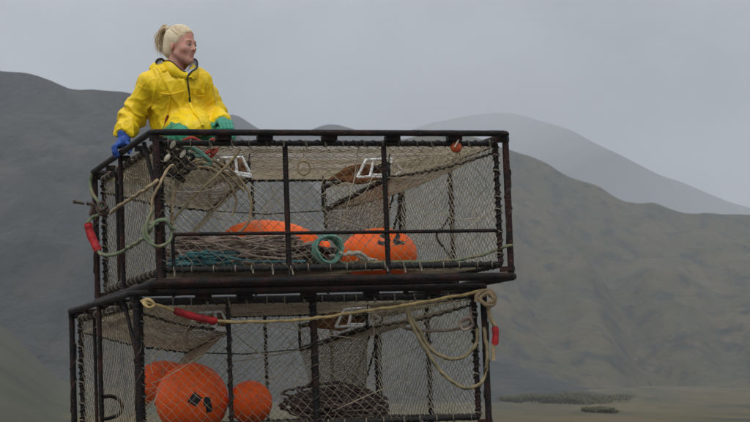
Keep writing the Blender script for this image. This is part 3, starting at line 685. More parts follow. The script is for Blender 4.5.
# dark line and white floats tied up in the corner beside the glove
cp = []
for q in range(5):
    c0 = np.array((0.10 + 0.05 * (q % 3), 0.10, 0.765 - 0.03 * q)); p = []
    for s in range(16):
        p.append(c0 + np.array((0.055 * math.cos(s * 1.3 + q), 0.03 * math.sin(s * 1.9), 0.05 * math.sin(s * 1.05 + q))) + rng.normal(size=3) * 0.012)
    cp.append(p)
rope("rope_tangle", T_UP, cp, 0.0085, "twine_dark", "black tarred line snarled in the upper pot's near left top corner")
for i, (u, v, z, lab) in enumerate(((0.135, 0.05, 0.775, "white net float nearest the top rail in the black tangle"), (0.10, 0.045, 0.70, "grimy white net float low in the black tangle by the corner post"), (0.195, 0.07, 0.725, "cream net float at the tangle's edge next to the mint rope"))):
    mb = MB(); P = line((u - 0.016, v, z - 0.02), (u + 0.012, v, z + 0.022), 7)
    tube(mb, P, [0.006, 0.011, 0.014, 0.015, 0.014, 0.011, 0.006], 10)
    tag(mb.build("net_float", M["rope_cream"], matrix=T_UP, recentre=True), lab, "float", "net floats in the black tangle")
# a ring and an orange float on the top of the front
mb = MB(); tube(mb, [(0.93 + 0.037 * math.cos(a), 0.2, 0.661 + 0.04 * math.sin(a)) for a in np.linspace(0, 2 * PI, 25)[:-1]], 0.006, 7, closed=True)
tube(mb, [(0.93, 0.2, 0.70), (0.935, 0.2, 0.78)], 0.0035, 5)
tag(mb.build("ring", M["rope_tan"], matrix=T_UP, recentre=True), "small pale ring hung from the top netting behind the front bars", "ring")
mb = MB(); blob(mb, (1.814, 0.045, 0.762), (0.036, 0.026, 0.033), 14)
fl = mb.build("net_float", M["float_orange"], matrix=T_UP, recentre=True); tag(fl, "small orange float tied under the upper pot's top rail", "float")
ms = MB(); tube(ms, smooth_path([(-0.02, -0.03, 0.03), (0.0, -0.034, 0.065), (0.02, -0.01, 0.085), (0.01, 0.03, 0.06)], 0.01), 0.0055, 6); ms.build("tie", M["rope_cream"], fl)

# coils of rope stowed in the pots
def tilt(P, cy, z0, deg):
    """lean a coil towards the front"""
    t = math.radians(deg); P = np.array(P); y, z = P[:, 1] - cy, P[:, 2] - z0
    P[:, 1] = cy + y * math.cos(t) - z * math.sin(t); P[:, 2] = np.maximum(z0 + 0.005, z0 + y * math.sin(t) + z * math.cos(t)); return P
def coil_path(cx, cy, z0, a, b, laps, dz, jit, seed, pts=22, sq=1.0, zspread=0.0):
    r2 = np.random.default_rng(seed); P = []; ph = r2.random() * 6
    for l in range(laps):
        f = 0.62 + 0.38 * r2.random(); h = l / laps; ox, oy = r2.normal() * jit * 2.0, r2.normal() * jit * 2.0
        for i in range(pts):
            t = 2 * PI * i / pts
            fl = 1 - 0.25 * h
            P.append((cx + ox + fl * f * a * np.sign(math.cos(t)) * abs(math.cos(t)) ** sq + r2.normal() * jit * .5,
                      cy + oy + fl * f * b * np.sign(math.sin(t)) * abs(math.sin(t)) ** sq + r2.normal() * jit * .5,
                      z0 + dz * h * (1 - 0.35 * (1 - f)) + zspread * abs(r2.normal()) * 0.3 + r2.normal() * jit * .25))
    return P
Z_F = 0.105
rope("rope_coil", T_UP, [tilt(coil_path(0.58, 0.50, Z_F + .012, 0.46, 0.33, 46, 0.185, 0.028, 3), 0.50, 0.10, 6), tilt(coil_path(0.72, 0.48, Z_F + .012, 0.36, 0.26, 28, 0.17, 0.036, 4), 0.48, 0.10, 12), [(.3, .12, .24), (.45, .13, .20), (.6, .12, .15), (.8, .13, .13)], [(.5, .13, .15), (.6, .12, .19), (.66, .13, .24), (.64, .2, .27)]],
     0.0062, "rope_brown", "big mauve-brown coil of rope piled on the upper pot's floor under an orange buoy", group="rope coils in the pots", cat="rope coil", step=0.03, sides=6, lobes=0)
rope("rope_coil", T_UP, [coil_path(0.40, 0.25, Z_F + .008, 0.23, 0.085, 13, 0.075, 0.018, 8), coil_path(0.32, 0.20, Z_F + .01, 0.15, 0.06, 8, 0.06, 0.02, 9), [(0.2, .12, .17), (.35, .11, .165), (.55, .12, .125), (.75, .12, .115), (.9, .13, .115)]],
     0.0072, "rope_teal", "teal rope coil flaked out low at the left of the upper pot's front", group="rope coils in the pots", cat="rope coil", step=0.02, sides=7, lobes=3)
hk = []
for l in range(7):
    f = 0.078 + 0.007 * rng.normal()
    hk += [(1.055 + f * math.cos(t) + rng.normal() * .002, 0.20 + 0.018 * (l - 3) + 0.004 * rng.normal(), 0.185 + f * math.sin(t)) for t in np.linspace(0, 2 * PI, 15)[:-1]]
rope("rope_coil", T_UP, [hk], 0.0085, "rope_mint", "small mint green hank of rope standing on edge between the two orange buoys", group="rope coils in the pots", cat="rope coil", step=0.02, sides=7)
rope("rope_coil", T_UP, [coil_path(1.02, 0.42, Z_F + .01, 0.16, 0.14, 12, 0.12, 0.02, 18)], 0.0085, "rope_dark", "small dark brown coil of line tucked behind the mint hank", group="rope coils in the pots", cat="rope coil", step=0.03, sides=6, lobes=0)
rope("rope_coil", T_LO, [tilt(coil_path(1.33, 0.50, Z_F + .01, 0.28, 0.24, 32, 0.10, 0.024, 11), 0.42, 0.09, 18), tilt(coil_path(1.24, 0.48, Z_F + .02, 0.24, 0.22, 20, 0.11, 0.028, 12), 0.42, 0.09, 12)],
     0.0072, "rope_dark", "dark brown heap of coiled rope on the lower pot's floor beside the buoys", group="rope coils in the pots", cat="rope coil", step=0.03, sides=6, lobes=0)

# ------------------------------------------------------------------ buoys
def buoy(T, c, axes, rot, m, label, marks=None, group="orange buoys stowed in the pots"):
    """inflated buoy: pear body along local x with a moulded rope eye; marks are painted strokes"""
    Mx = T @ Matrix.Translation(c) @ rot
    root = empty("buoy", Mx); tag(root, label, "buoy", group)
    a, b, cc = axes; mb = MB(); seg, rings = 40, 26; V = []; F = []
    for i in range(rings + 1):
        t = PI * i / rings; x = math.cos(t); s = max(0.0, math.sin(t)) ** 0.94
        for q in range(seg):
            p = 2 * PI * q / seg; V.append((a * x, b * s * math.cos(p), cc * s * math.sin(p)))
    for i in range(rings):
        for q in range(seg): F.append((i * seg + q, (i + 1) * seg + q, (i + 1) * seg + (q + 1) % seg, i * seg + (q + 1) % seg))
    mb.add(V, F); mb.build("body", m, root)
    nk = MB(); tube(nk, line((a * 0.90, 0, 0), (a + 0.045, 0, 0), 8), [0.062, 0.060, 0.050, 0.045, 0.045, 0.048, 0.048, 0.040], 16)
    nk.build("neck", m, root)
    ey = MB(); tube(ey, [(a + 0.062 + 0.026 * math.cos(q), 0.026 * math.sin(q), 0) for q in np.linspace(0, 2 * PI, 19)[:-1]], 0.0125, 8, closed=True)
    ey.build("rope_eye", M["paint_black"], root)
    if marks:
        d, up, strokes = marks; ri = rot.to_3x3().inverted(); d = (ri @ Vector(d)).normalized(); up = ri @ Vector(up); e1 = Vector(up).cross(d).normalized(); e2 = d.cross(e1)
        for st, w in strokes:
            mk = MB(); P = smooth_path([(x, y, 0) for x, y in st], 0.006); n = len(P)
            Tn = np.gradient(P, axis=0); Tn /= np.linalg.norm(Tn, axis=1)[:, None] + 1e-9
            S = np.stack([-Tn[:, 1], Tn[:, 0]], 1); V = []
            for i in range(n):
                for kx in (-0.5, -0.17, 0.17, 0.5):
                    x, y = P[i, 0] + S[i, 0] * w * kx, P[i, 1] + S[i, 1] * w * kx
                    # point on the body under this spot of the tangent plane
                    D = d + e1 * (x / max(axes)) + e2 * (y / max(axes)); D.normalize()
                    tt = 1 / math.sqrt((D.x / a) ** 2 + (D.y / b) ** 2 + (D.z / cc) ** 2); p = D * tt
                    nn = Vector((p.x / a ** 2, p.y / b ** 2, p.z / cc ** 2)).normalized(); V.append(p + nn * 0.0025)
            F = [(i * 4 + j, i * 4 + j + 1, (i + 1) * 4 + j + 1, (i + 1) * 4 + j) for i in range(n - 1) for j in range(3)]
            mk.add([tuple(v) for v in V], F); mk.build("painted_mark", M["paint_black"], root)
    return root
RZ = lambda d: Matrix.Rotation(math.radians(d), 4, "Z")
RY = lambda d: Matrix.Rotation(math.radians(d), 4, "Y")
RX = lambda d: Matrix.Rotation(math.radians(d), 4, "X")
buoy(T_UP, (0.86, 0.70, 0.265), (0.30, 0.17, 0.14), RZ(-8) @ RY(7), M["orange"], "long orange buoy lying on its side on top of the mauve-brown rope coil")
three = [[(-0.075, 0.055), (-0.045, 0.075), (-0.015, 0.055), (-0.025, 0.025), (-0.05, 0.015), (-0.018, 0.0), (-0.012, -0.03), (-0.045, -0.05), (-0.085, -0.035)], 0.031]
two = [[(0.025, 0.05), (0.05, 0.075), (0.085, 0.055), (0.075, 0.015), (0.03, -0.045), (0.055, -0.047), (0.10, -0.045)], 0.031]
buoy(T_UP, (1.50, 0.62, 0.185), (0.235, 0.215, 0.16), RZ(132), M["orange"], "orange buoy marked with a black 32 on the upper pot's floor",
     ((0.03, -0.85, 0.40), (0, 0, 1), [three, two]))
diam = [[(-0.02, 0.05), (-0.045, 0.02), (-0.06, -0.005)], 0.062]
diam2 = [[(0.035, 0.035), (0.035, 0.015), (0.03, -0.0), (0.045, -0.02), (0.05, -0.06)], 0.044]
buoy(T_LO, (0.478, 0.62, 0.240), (0.225, 0.215, 0.215), RZ(75) @ RY(-15), M["orange_old"], "big round orange buoy with black painted blocks at the lower pot's left",
     ((0.02, -0.98, -0.10), (0, 0, 1), [diam, diam2]))
buoy(T_LO, (0.80, 0.50, 0.212), (0.14, 0.128, 0.128), RZ(100), M["orange_old"], "smaller round orange buoy right beside the big one with black blocks")
buoy(T_LO, (0.42, 1.10, 0.345), (0.19, 0.14, 0.14), RZ(25), M["orange_old"], "dim orange buoy half hidden behind the big round one in the lower pot")

# ------------------------------------------------------------------ person (all in the upper pot's frame)
def smin(a, b, kk):
    h = np.clip(0.5 + 0.5 * (b - a) / kk, 0, 1); return b * (1 - h) + a * h - kk * h * (1 - h)
def cone(P, a, b, ra, rb):
    a = np.array(a, float); b = np.array(b, float); ab = b - a; t = np.clip(((P - a) @ ab) / (ab @ ab), 0, 1)
    return np.linalg.norm(P - a - t[..., None] * ab, axis=-1) - (ra + (rb - ra) * t)
def ell(P, c, r, R=None):
    q = P - np.array(c, float)
    if R is not None: q = q @ np.array(R)
    r = np.array(r, float); k0 = np.linalg.norm(q / r, axis=-1); k1 = np.linalg.norm(q / r ** 2, axis=-1)
    return k0 * (k0 - 1) / (k1 + 1e-9)

def surfnet(f, lo, hi, h):
    lo = np.array(lo, float); n = np.ceil((np.array(hi) - lo) / h).astype(int) + 1
    ax = [lo[i] + h * np.arange(n[i]) for i in range(3)]
    G = np.stack(np.meshgrid(*ax, indexing="ij"), -1); S = f(G); ins = S < 0
    nc = n - 1; acc = np.zeros((*nc, 3)); cnt = np.zeros(nc)
    cs = lambda d: tuple(slice(d[i], d[i] + nc[i]) for i in range(3))
    for axis in range(3):
        o1, o2 = [i for i in range(3) if i != axis]
        for x in (0, 1):
            for y in (0, 1):
                d0 = [0, 0, 0]; d0[o1] = x; d0[o2] = y; d1 = list(d0); d1[axis] = 1
                s0, s1 = S[cs(d0)], S[cs(d1)]; cross = (s0 < 0) != (s1 < 0)
                t = np.where(cross, s0 / (s0 - s1 + 1e-12), 0)
                p = G[cs(d0)].copy(); p[..., axis] += t * h
                acc += np.where(cross[..., None], p, 0); cnt += cross
    m = cnt > 0; idx = -np.ones(nc, int); idx[m] = np.arange(m.sum()); V = acc[m] / cnt[m][:, None]; F = []
    for axis in range(3):
        o1, o2 = [i for i in range(3) if i != axis]
        sl0 = [slice(1, nc[i]) for i in range(3)]; sl0[axis] = slice(0, nc[axis])
        sl1 = list(sl0); sl1[axis] = slice(1, nc[axis] + 1)
        a, b = ins[tuple(sl0)], ins[tuple(sl1)]
        def sh(x, y):
            s = list(sl0)
            s[o1] = slice(1 - x, nc[o1] - x); s[o2] = slice(1 - y, nc[o2] - y); return idx[tuple(s)]
        q = np.stack([sh(0, 0), sh(1, 0), sh(1, 1), sh(0, 1)], -1)
        for cond, flip in ((a & ~b, False), (b & ~a, True)):
            Q = q[cond]
            if flip != (axis == 1): Q = Q[:, ::-1]
            F.append(Q)
    F = np.concatenate(F); F = F[(F >= 0).all(1)]
    return V, F

def sdf_obj(name, f, lo, hi, h, mats, parent, disp=None, origin=(0, 0, 0), relax=1, mi=None, flip=False):
    V, F = surfnet(f, lo, hi, h)
    me = bpy.data.meshes.new(name); me.from_pydata((V - np.array(origin)).tolist(), [], F.tolist())
    bm = bmesh.new(); bm.from_mesh(me)
    for _ in range(relax): bmesh.ops.smooth_vert(bm, verts=bm.verts, factor=0.5, use_axis_x=True, use_axis_y=True, use_axis_z=True)
    bmesh.ops.recalc_face_normals(bm, faces=bm.faces)
    bm.normal_update()
    if disp:
        new = [v.co + v.normal * disp(v.co + Vector(origin), v.normal) for v in bm.verts]
        for v, c in zip(bm.verts, new): v.co = c
    for fc in bm.faces: fc.smooth = True
    if mi:
        for fc in bm.faces: fc.material_index = mi(fc.calc_center_median() + Vector(origin))
    bm.to_mesh(me); bm.free()
    for m_ in (mats if isinstance(mats, list) else [mats]): me.materials.append(m_)
    o = bpy.data.objects.new(name, me); COL.objects.link(o); o.parent = parent
    return o

# joints
SH_R, EL_R, WR_R = (0.175, 0.83, 1.243), (0.092, 0.97, 1.07), (0.012, 0.875, 0.935)
SH_L, EL_L, WR_L = (0.470, 0.80, 1.250), (0.570, 0.89, 1.06), (0.568, 0.66, 0.985)
HIP_R, KN_R, AN_R = (0.325, 0.95, 0.985), (0.278, 0.50, 0.885), (0.30, 0.99, 0.870)
HIP_L, KN_L, AN_L = (0.475, 0.95, 0.985), (0.548, 0.50, 0.885), (0.49, 0.99, 0.870)
PEL, CHE, NECK = (0.400, 0.93, 1.00), (0.328, 0.815, 1.20), (0.325, 0.80, 1.325)
HC = np.array((0.352, 0.762, 1.467)); YAW = math.radians(41)
Rh = np.array(Matrix.Rotation(YAW, 3, "Z") @ Matrix.Rotation(math.radians(4), 3, "X"))    # head local -> pot frame
person = empty("person", T_UP @ Matrix.Translation((0.40, 0.80, PH - 0.02)))
tag(person, "person with blonde ponytail in yellow rain jacket kneeling on top of the upper pot", "person")
ORG = (0.40, 0.80, PH - 0.02)

HS = 1.03          # head scale
def hl(P): return ((P - HC) @ Rh) / HS          # pot frame -> head frame (face looks along -y)
def head_sdf(P):
    q = hl(P)
    d = ell(q, (0, 0.012, 0.035), (0.072, 0.092, 0.078))
    d = smin(d, ell(q, (0, -0.030, -0.033), (0.052, 0.058, 0.070)), 0.03)
    d = smin(d, cone(q, (0.040, -0.004, -0.050), (0.009, -0.062, -0.088), 0.017, 0.018), 0.024)
    d = smin(d, cone(q, (-0.040, -0.004, -0.050), (-0.009, -0.062, -0.088), 0.017, 0.018), 0.024)
    d = smin(d, cone(q, (-0.03, -0.072, 0.016), (0.03, -0.072, 0.016), 0.013, 0.013), 0.012)
    for s in (-1, 1):
        d = smin(d, ell(q, (s * 0.036, -0.056, -0.024), (0.022, 0.020, 0.019)), 0.026)
        d = smin(d, cone(q, (s * 0.006, -0.097, -0.029), (s * 0.011, -0.092, -0.031), 0.006, 0.005), 0.006)
        d = -smin(-d, np.linalg.norm(q - np.array((s * 0.030, -0.096, 0.001)), axis=-1) - 0.012, 0.008)
        d = smin(d, ell(q, (s * 0.069, 0.014, -0.014), (0.009, 0.013, 0.024)), 0.006)
    d = smin(d, cone(q, (0, -0.082, 0.006), (0, -0.104, -0.025), 0.0065, 0.0092), 0.010)
    d = smin(d, cone(q, (-0.016, -0.079, -0.057), (0.016, -0.079, -0.057), 0.0062, 0.0062), 0.005)
    d = smin(d, cone(q, (-0.013, -0.079, -0.068), (0.013, -0.079, -0.068), 0.0068, 0.0068), 0.005)
    d = smin(d, ell(q, (0, -0.074, -0.094), (0.016, 0.012, 0.013)), 0.012)
    return d
def body_sdf(P):
    d = head_sdf(P)
    d = smin(d, cone(P, HC + Rh @ np.array((0, 0.022, -0.05)), NECK, 0.049, 0.054), 0.02)
    t = cone(P, PEL, CHE, 0.115, 0.105); t = smin(t, cone(P, SH_R, SH_L, 0.055, 0.055), 0.05)
    d = smin(d, t, 0.03)
    for (a, b, c) in ((SH_R, EL_R, WR_R), (SH_L, EL_L, WR_L)):
        d = smin(d, cone(P, a, b, 0.046, 0.036), 0.02); d = smin(d, cone(P, b, c, 0.036, 0.025), 0.015)
    for (a, b, c) in ((HIP_R, KN_R, AN_R), (HIP_L, KN_L, AN_L)):
        d = smin(d, cone(P, a, b, 0.075, 0.045), 0.03); d = smin(d, cone(P, b, c, 0.042, 0.030), 0.015)
    return d
def face_mi(c):
    q = ((np.array(c) - HC) @ Rh) / HS
    if q[1] < -0.074 and abs(q[0]) < 0.023 - 0.4 * abs(q[2] + 0.0625) and -0.0745 < q[2] < -0.0525: return 1
    return 0
# the body is one mesh: a fine head joined to a coarser hidden body would leave a seam, so one even grid serves both
sdf_obj("body", body_sdf, (-0.06, 0.42, 0.80), (0.68, 1.12, 1.62), 0.0055, [M["skin"], M["lips"]], person, origin=ORG, relax=1, mi=face_mi)

def hp(x, y, z): return HC + Rh @ np.array((x, y, z)) * HS - np.array(ORG)
for s in (-1, 1):
    mb = MB(); blob(mb, hp(s * 0.030, -0.0735, 0.001), 0.0125, 14); e = mb.build("eye", M["eye_white"], person)
    mb = MB(); blob(mb, hp(s * 0.030 + 0.003, -0.0800, 0.0005), (0.0080, 0.0080, 0.0080), 10); mb.build("iris", M["iris"], e)
    mb = MB(); tube(mb, smooth_path([hp(s * 0.014, -0.089, 0.017), hp(s * 0.028, -0.0865, 0.0225), hp(s * 0.045, -0.074, 0.019)], .004), 0.0021, 6); mb.build("eyebrow", M["brow"], person)
    mb = MB(); tube(mb, smooth_path([hp(s * 0.018, -0.0835, 0.005), hp(s * 0.030, -0.0865, 0.0085), hp(s * 0.043, -0.0775, 0.005)], .004), 0.0024, 6); mb.build("eyelid", M["skin"], person)

# hair: a pulled-back cap with combed grooves, and a ponytail of separate locks
TIE = np.array((0.012, 0.094, 0.092))
def hair_sdf(P):
    q = hl(P)
    d = ell(q, (0, 0.016, 0.040), (0.0755, 0.0935, 0.0815))
    d = smin(d, ell(q, (0, 0.06, -0.02), (0.060, 0.055, 0.06)), 0.03)
    d = smin(d, np.linalg.norm(q - TIE, axis=-1) - 0.022, 0.02)
    cut = -(q @ np.array((0, 0.80, 0.60)) + 0.012 - 0.10 * np.clip(np.abs(q[..., 0]) - 0.045, 0, 1))
    d = np.maximum(d, cut)
    v = q - TIE; an = np.arctan2(v[..., 0], v[..., 2] + 1e-6)
    return d + 0.00015 * np.sin(an * 97)
lo = HC - 0.15; hi = HC + 0.15
sdf_obj("hair", hair_sdf, lo, hi, 0.0034, M["hair"], person, origin=ORG, relax=0)
mb = MB(); md = MB()
for i in range(320):
    a = rng.random() * 2 * PI; rr = 0.017 * math.sqrt(rng.random()); o = np.array((rr * math.cos(a), 0, rr * math.sin(a)))
    sp = 0.5 + rng.random(); side = rng.normal() * 0.016
    pts = [TIE + o * .5, TIE + o * .8 + (0, 0.018, 0.016), TIE + o + (side * .5, 0.036 * sp ** .3, 0.018 + 0.006 * rng.normal()), TIE + o * 1.2 + (side, 0.054 * sp ** .3, -0.012),
           TIE + o * 1.6 + (side * 1.6, 0.058 * sp ** .4, -0.050 + 0.01 * rng.normal()), TIE + o * 1.3 + (side * 1.5 + .005 * rng.normal(), 0.046 + .006 * rng.normal(), -0.085 - 0.05 * rng.random())]
    P = smooth_path([hp(*p) for p in pts], 0.012); n = len(P)
    tube(mb if rng.random() < .6 else md, P, 0.0016 * (1 - 0.75 * np.linspace(0, 1, n) ** 2), 4)
mb.build("ponytail", M["hair"], person); md.build("ponytail", M["hair_dark"], person)
mb = MB()
for i in range(620):       # wisps lying loose over the cap and at the temples
    x = rng.uniform(-0.068, 0.068); y0 = -0.055 + 0.35 * abs(x); z = 0.085 - 9.0 * x * x * 0.9
    p0 = np.array((x, y0 - 0.004 - 0.010 * rng.random(), z * .95 + 0.006 * rng.normal())); p1 = np.array((x * .95, 0.02, 0.122 - 8 * x * x)) ; p2 = TIE + rng.normal(size=3) * .01
    hs = 1 + 0.035 * rng.random() ** 3
    def outp(p, hs=hs):
        v = (p - np.array((0, .016, .04))) / np.array((0.0755, 0.0935, 0.0815)); return np.array((0, .016, .04)) + v / np.linalg.norm(v) * np.array((0.0765, 0.0945, 0.0825)) * hs
    P = smooth_path([hp(*outp(p0)), hp(*outp((p0 + p1) / 2)), hp(*outp(p1)), hp(*outp((p1 + p2) / 2 + (0, .01, .01))), hp(*p2)], .012)
    tube(mb, P, 0.0007 + 0.0005 * rng.random(), 4)
mb.build("hair_strands", M["hair"], person)

# jacket
def jk(P):
    Q = P.copy(); cy = 0.93 + (Q[..., 2] - 1.0) * (0.815 - 0.93) / 0.2
    Q[..., 1] = cy + (Q[..., 1] - cy) * 1.28
    d = cone(Q, (0.402, 0.93, 0.93), (0.372, 0.90, 1.08), 0.196, 0.176)
    d = smin(d, cone(Q, (0.372, 0.90, 1.08), (0.328, 0.815, 1.205), 0.172, 0.146), 0.05)
    d = smin(d, cone(P, (0.405, 0.80, 0.985), (0.412, 0.63, 0.945), 0.125, 0.075), 0.05)
    d = smin(d, cone(P, (0.345, 0.82, 0.985), (0.335, 0.67, 0.955), 0.115, 0.066), 0.03)
    d = smin(d, cone(P, SH_R, SH_L, 0.066, 0.064), 0.055)
    d = smin(d, cone(P, (0.255, 0.82, 1.31), (0.40, 0.80, 1.31), 0.062, 0.062), 0.05)
    for (a, b, c, w) in ((SH_R, EL_R, WR_R, 0.058), (SH_L, EL_L, WR_L, 0.052)):
        s = cone(P, a, b, 0.072, 0.073); c2 = np.array(c) + (np.array(b) - np.array(c)) * 0.02
        s = smin(s, cone(P, b, c2, 0.074, w), 0.02)
        cutd = (P - c2) @ ((c2 - np.array(b)) / np.linalg.norm(c2 - np.array(b)))
        s = np.maximum(s, cutd); d = smin(d, s, 0.022)
    d = np.maximum(d, 0.925 - P[..., 2] + 0.03 * np.clip((P[..., 1] - 0.8) * 2, -1, 1))
    nh = cone(P, (0.325, 0.79, 1.30), HC, 0.074, 0.06)      # the neck opening
    return -smin(-d, nh, 0.012)
def fold(co, nrm):
    p = Vector(co)
    # creases: ridged noise stretched along the hang of the cloth, deeper at elbow and waist
    q = Vector((p.x * 15 + 4.0 * p.z, p.y * 12, p.z * 4.5 + 4 * (p.x - 0.35)))
    r1 = 1 - abs(mnoise.noise(q)) * 2
    q2 = Vector((p.x * 24 - 9 * p.z, p.y * 22, p.z * 20)); r2 = 1 - abs(mnoise.noise(q2 + Vector((7, 3, 1)))) * 2
    w = 1.0
    for J, k in ((EL_R, 1.0), (EL_L, 0.8), ((0.22, 0.86, 1.14), 0.9), ((0.47, 0.82, 1.12), 0.7)):
        w += k * math.exp(-((p - Vector(J)).length / 0.09) ** 2)
    ring = 0.0
    for (E, S, Wr) in ((EL_R, SH_R, WR_R), (EL_L, SH_L, WR_L)):
        ax = (Vector(Wr) - Vector(S)).normalized(); dd = (p - Vector(E)).length
        if dd < 0.22: ring += 0.008 * math.sin((p - Vector(E)).dot(ax) * 120 + 3 * mnoise.noise(p * 14)) * math.exp(-(dd / 0.11) ** 2)
    return w * (0.0150 * (max(0, r1) ** 3 - 0.25) + 0.0036 * (max(0, r2) ** 3 - 0.25)) + ring
jacket = sdf_obj("jacket", jk, (-0.09, 0.55, 0.86), (0.70, 1.18, 1.42), 0.0068, M["jacket"], person, disp=fold, origin=ORG, relax=2)

def on_jacket(x, z, off=0.004):
    """front surface of the jacket at (x, z)"""
    P = np.array([(x, y, z) for y in np.linspace(0.50, 0.95, 300)]); s = jk(P); i = int(np.argmax(s < 0)); return np.array((x, P[i, 1] - off, z)) - np.array(ORG)
# stand-up collar open at the throat, folded hood behind it
def collar_pt(t, z, r):          # t: 0 = throat, +-pi = nape
    c = np.array((0.335, 0.795, 0)); yawc = math.radians(22)
    x, y = r * 1.02 * math.sin(t), -r * 0.98 * math.cos(t)
    return np.array((c[0] + x * math.cos(yawc) - y * math.sin(yawc), c[1] + x * math.sin(yawc) + y * math.cos(yawc), z))
def wall(mb, ts, zlo, zhi, rlo, rhi, th):
    V = []; n = len(ts)
    for t in ts:
        for (zz, rr) in ((zlo(t), rlo(t)), (zhi(t), rhi(t)), (zhi(t) - 0.002, rhi(t) - th), (zlo(t), rlo(t) - th)):
            V.append(collar_pt(t, zz, rr) - np.array(ORG))
    F = []
    for i in range(n - 1):
        for j in range(4): F.append((i * 4 + j, i * 4 + (j + 1) % 4, (i + 1) * 4 + (j + 1) % 4, (i + 1) * 4 + j))
    F += [(0, 1, 2, 3), tuple((n - 1) * 4 + j for j in (3, 2, 1, 0))]
    mb.add(V, F)
ts = np.linspace(-2.75, 2.75, 56)
zh = lambda t: 1.372 + 0.030 * math.sin(0.9 * t) * math.exp(-((t - 1.2) / 1.1) ** 2) - 0.075 * math.exp(-((t + 0.05) / 0.75) ** 2) + 0.004 * math.sin(5 * t)
zl = lambda t: 1.29 - 0.035 * math.cos(t)
rl = lambda t: 0.086 + 0.018 * math.cos(t); rhh = lambda t: 0.086 + 0.022 * max(0, math.cos(t)) + 0.005 * math.sin(3 * t)
mb = MB(); wall(mb, np.linspace(-2.75, 0.02, 30), zl, zh, rl, rhh, 0.010); mb.build("collar", M["jacket"], person)
mb = MB(); wall(mb, ts, lambda t: zl(t) + 0.02, lambda t: zh(t) + 0.001 + 0.035 * math.exp(-((t - .35) / .5) ** 2), lambda t: rl(t) - 0.011, lambda t: rhh(t) - 0.0105, 0.007); mb.build("collar_lining", M["lining"], person)
# right-hand collar flap folded open at the throat: yellow outside, grey inside, black along its edge
EDGE = smooth_path([collar_pt(t, z, r) - np.array(ORG) for t, z, r in ((2.0, 1.375, .092), (1.55, 1.392, .098), (1.15, 1.392, .108), (0.85, 1.365, .120), (0.50, 1.325, .128), (0.12, 1.297, .126))] + [on_jacket(0.372, 1.268, 0.004)], .012)
nE = len(EDGE)
def flap(name, m, inner, bulge, th):
    V = []; F = []; K = 6
    for i in range(nE):
        a = i / (nE - 1); I = inner(a)
        for j in range(K + 1):
            b_ = j / K; V.append(EDGE[i] * (1 - b_) + I * b_ + np.array((0.25, -1.0, 0.2)) * bulge * math.sin(PI * b_) + np.array((0, 0, 0.003 * math.sin(a * 17 + b_ * 6))))
    n = len(V); V = V + [v + np.array(th) for v in V]
    for i in range(nE - 1):
        for j in range(K):
            q = (i * (K + 1) + j, (i + 1) * (K + 1) + j, (i + 1) * (K + 1) + j + 1, i * (K + 1) + j + 1); F += [q, tuple(x + n for x in q[::-1])]
    mb = MB(); mb.add(V, F); return mb.build(name, m, person)
flap("collar_lining", M["lining"], lambda a: collar_pt(1.7 - 2.1 * a, 1.352 - 0.055 * a, 0.066) - np.array(ORG), 0.004, (0.001, 0.003, -0.002))
flap("collar", M["jacket"], lambda a: collar_pt(1.95 - 1.75 * a, 1.275 - 0.02 * a, 0.128) - np.array(ORG), 0.008, (0, 0.004, 0))
mb = MB()
tube(mb, smooth_path([collar_pt(t, zh(t) + 0.004, rhh(t) - 0.006) - np.array(ORG) for t in np.linspace(-2.75, -0.10, 20)], .01), 0.0042, 6)
tube(mb, EDGE, 0.0050, 8)
mb.build("collar_trim", M["black_trim"], person)
mb = MB(); tube(mb, smooth_path([on_jacket(x, z, 0.009) for x, z in ((0.372, 1.268), (0.374, 1.23), (0.380, 1.19), (0.388, 1.14))], .01), 0.0048, 6)
tube(mb, line(on_jacket(0.386, 1.15, .012), on_jacket(0.389, 1.115, .012), 4), 0.006, 6); mb.build("zipper", M["black_trim"], person)
mb = MB(); tube(mb, smooth_path([on_jacket(x, z, 0.009) for x, z in ((0.388, 1.115), (0.40, 1.06), (0.412, 1.0), (0.42, 0.955))], .01), 0.010, 6); mb.build("zip_flap", M["jacket"], person)
for pts in (((0.215, 1.175), (0.27, 1.165), (0.32, 1.175), (0.362, 1.185)), ((0.40, 1.18), (0.44, 1.16), (0.485, 1.165)), ((0.27, 1.16), (0.262, 1.10), (0.258, 1.05))):
    mb = MB(); tube(mb, smooth_path([on_jacket(x, z, 0.0075) for x, z in pts], .01), 0.0042, 6); mb.build("seam", M["jacket"], person)
mb = MB(); tube(mb, smooth_path([on_jacket(x, z, 0.008) for x, z in ((0.262, 1.045), (0.25, 1.02), (0.245, 0.985), (0.25, 0.955))], .01), 0.0065, 6); mb.build("pocket_pull", M["zip_red"], person)
def hood(P):
    d = cone(P, (0.215, 0.835, 1.335), (0.26, 0.905, 1.355), 0.032, 0.042)
    d = smin(d, cone(P, (0.26, 0.905, 1.355), (0.37, 0.915, 1.36), 0.044, 0.044), 0.03)
    d = smin(d, cone(P, (0.37, 0.915, 1.36), (0.445, 0.85, 1.335), 0.042, 0.026), 0.03)
    d = smin(d, cone(P, (0.215, 0.835, 1.335), (0.245, 0.75, 1.315), 0.030, 0.018), 0.03)
    d = smin(d, cone(P, (0.25, 0.93, 1.31), (0.38, 0.94, 1.30), 0.04, 0.04), 0.04)
    return d
sdf_obj("hood", hood, (0.12, 0.66, 1.2), (0.52, 1.04, 1.45), 0.006, M["jacket"], person, disp=lambda c, n: 0.010 * (max(0, 1 - 2 * abs(mnoise.noise(c * 22))) ** 2 - .3), origin=ORG)
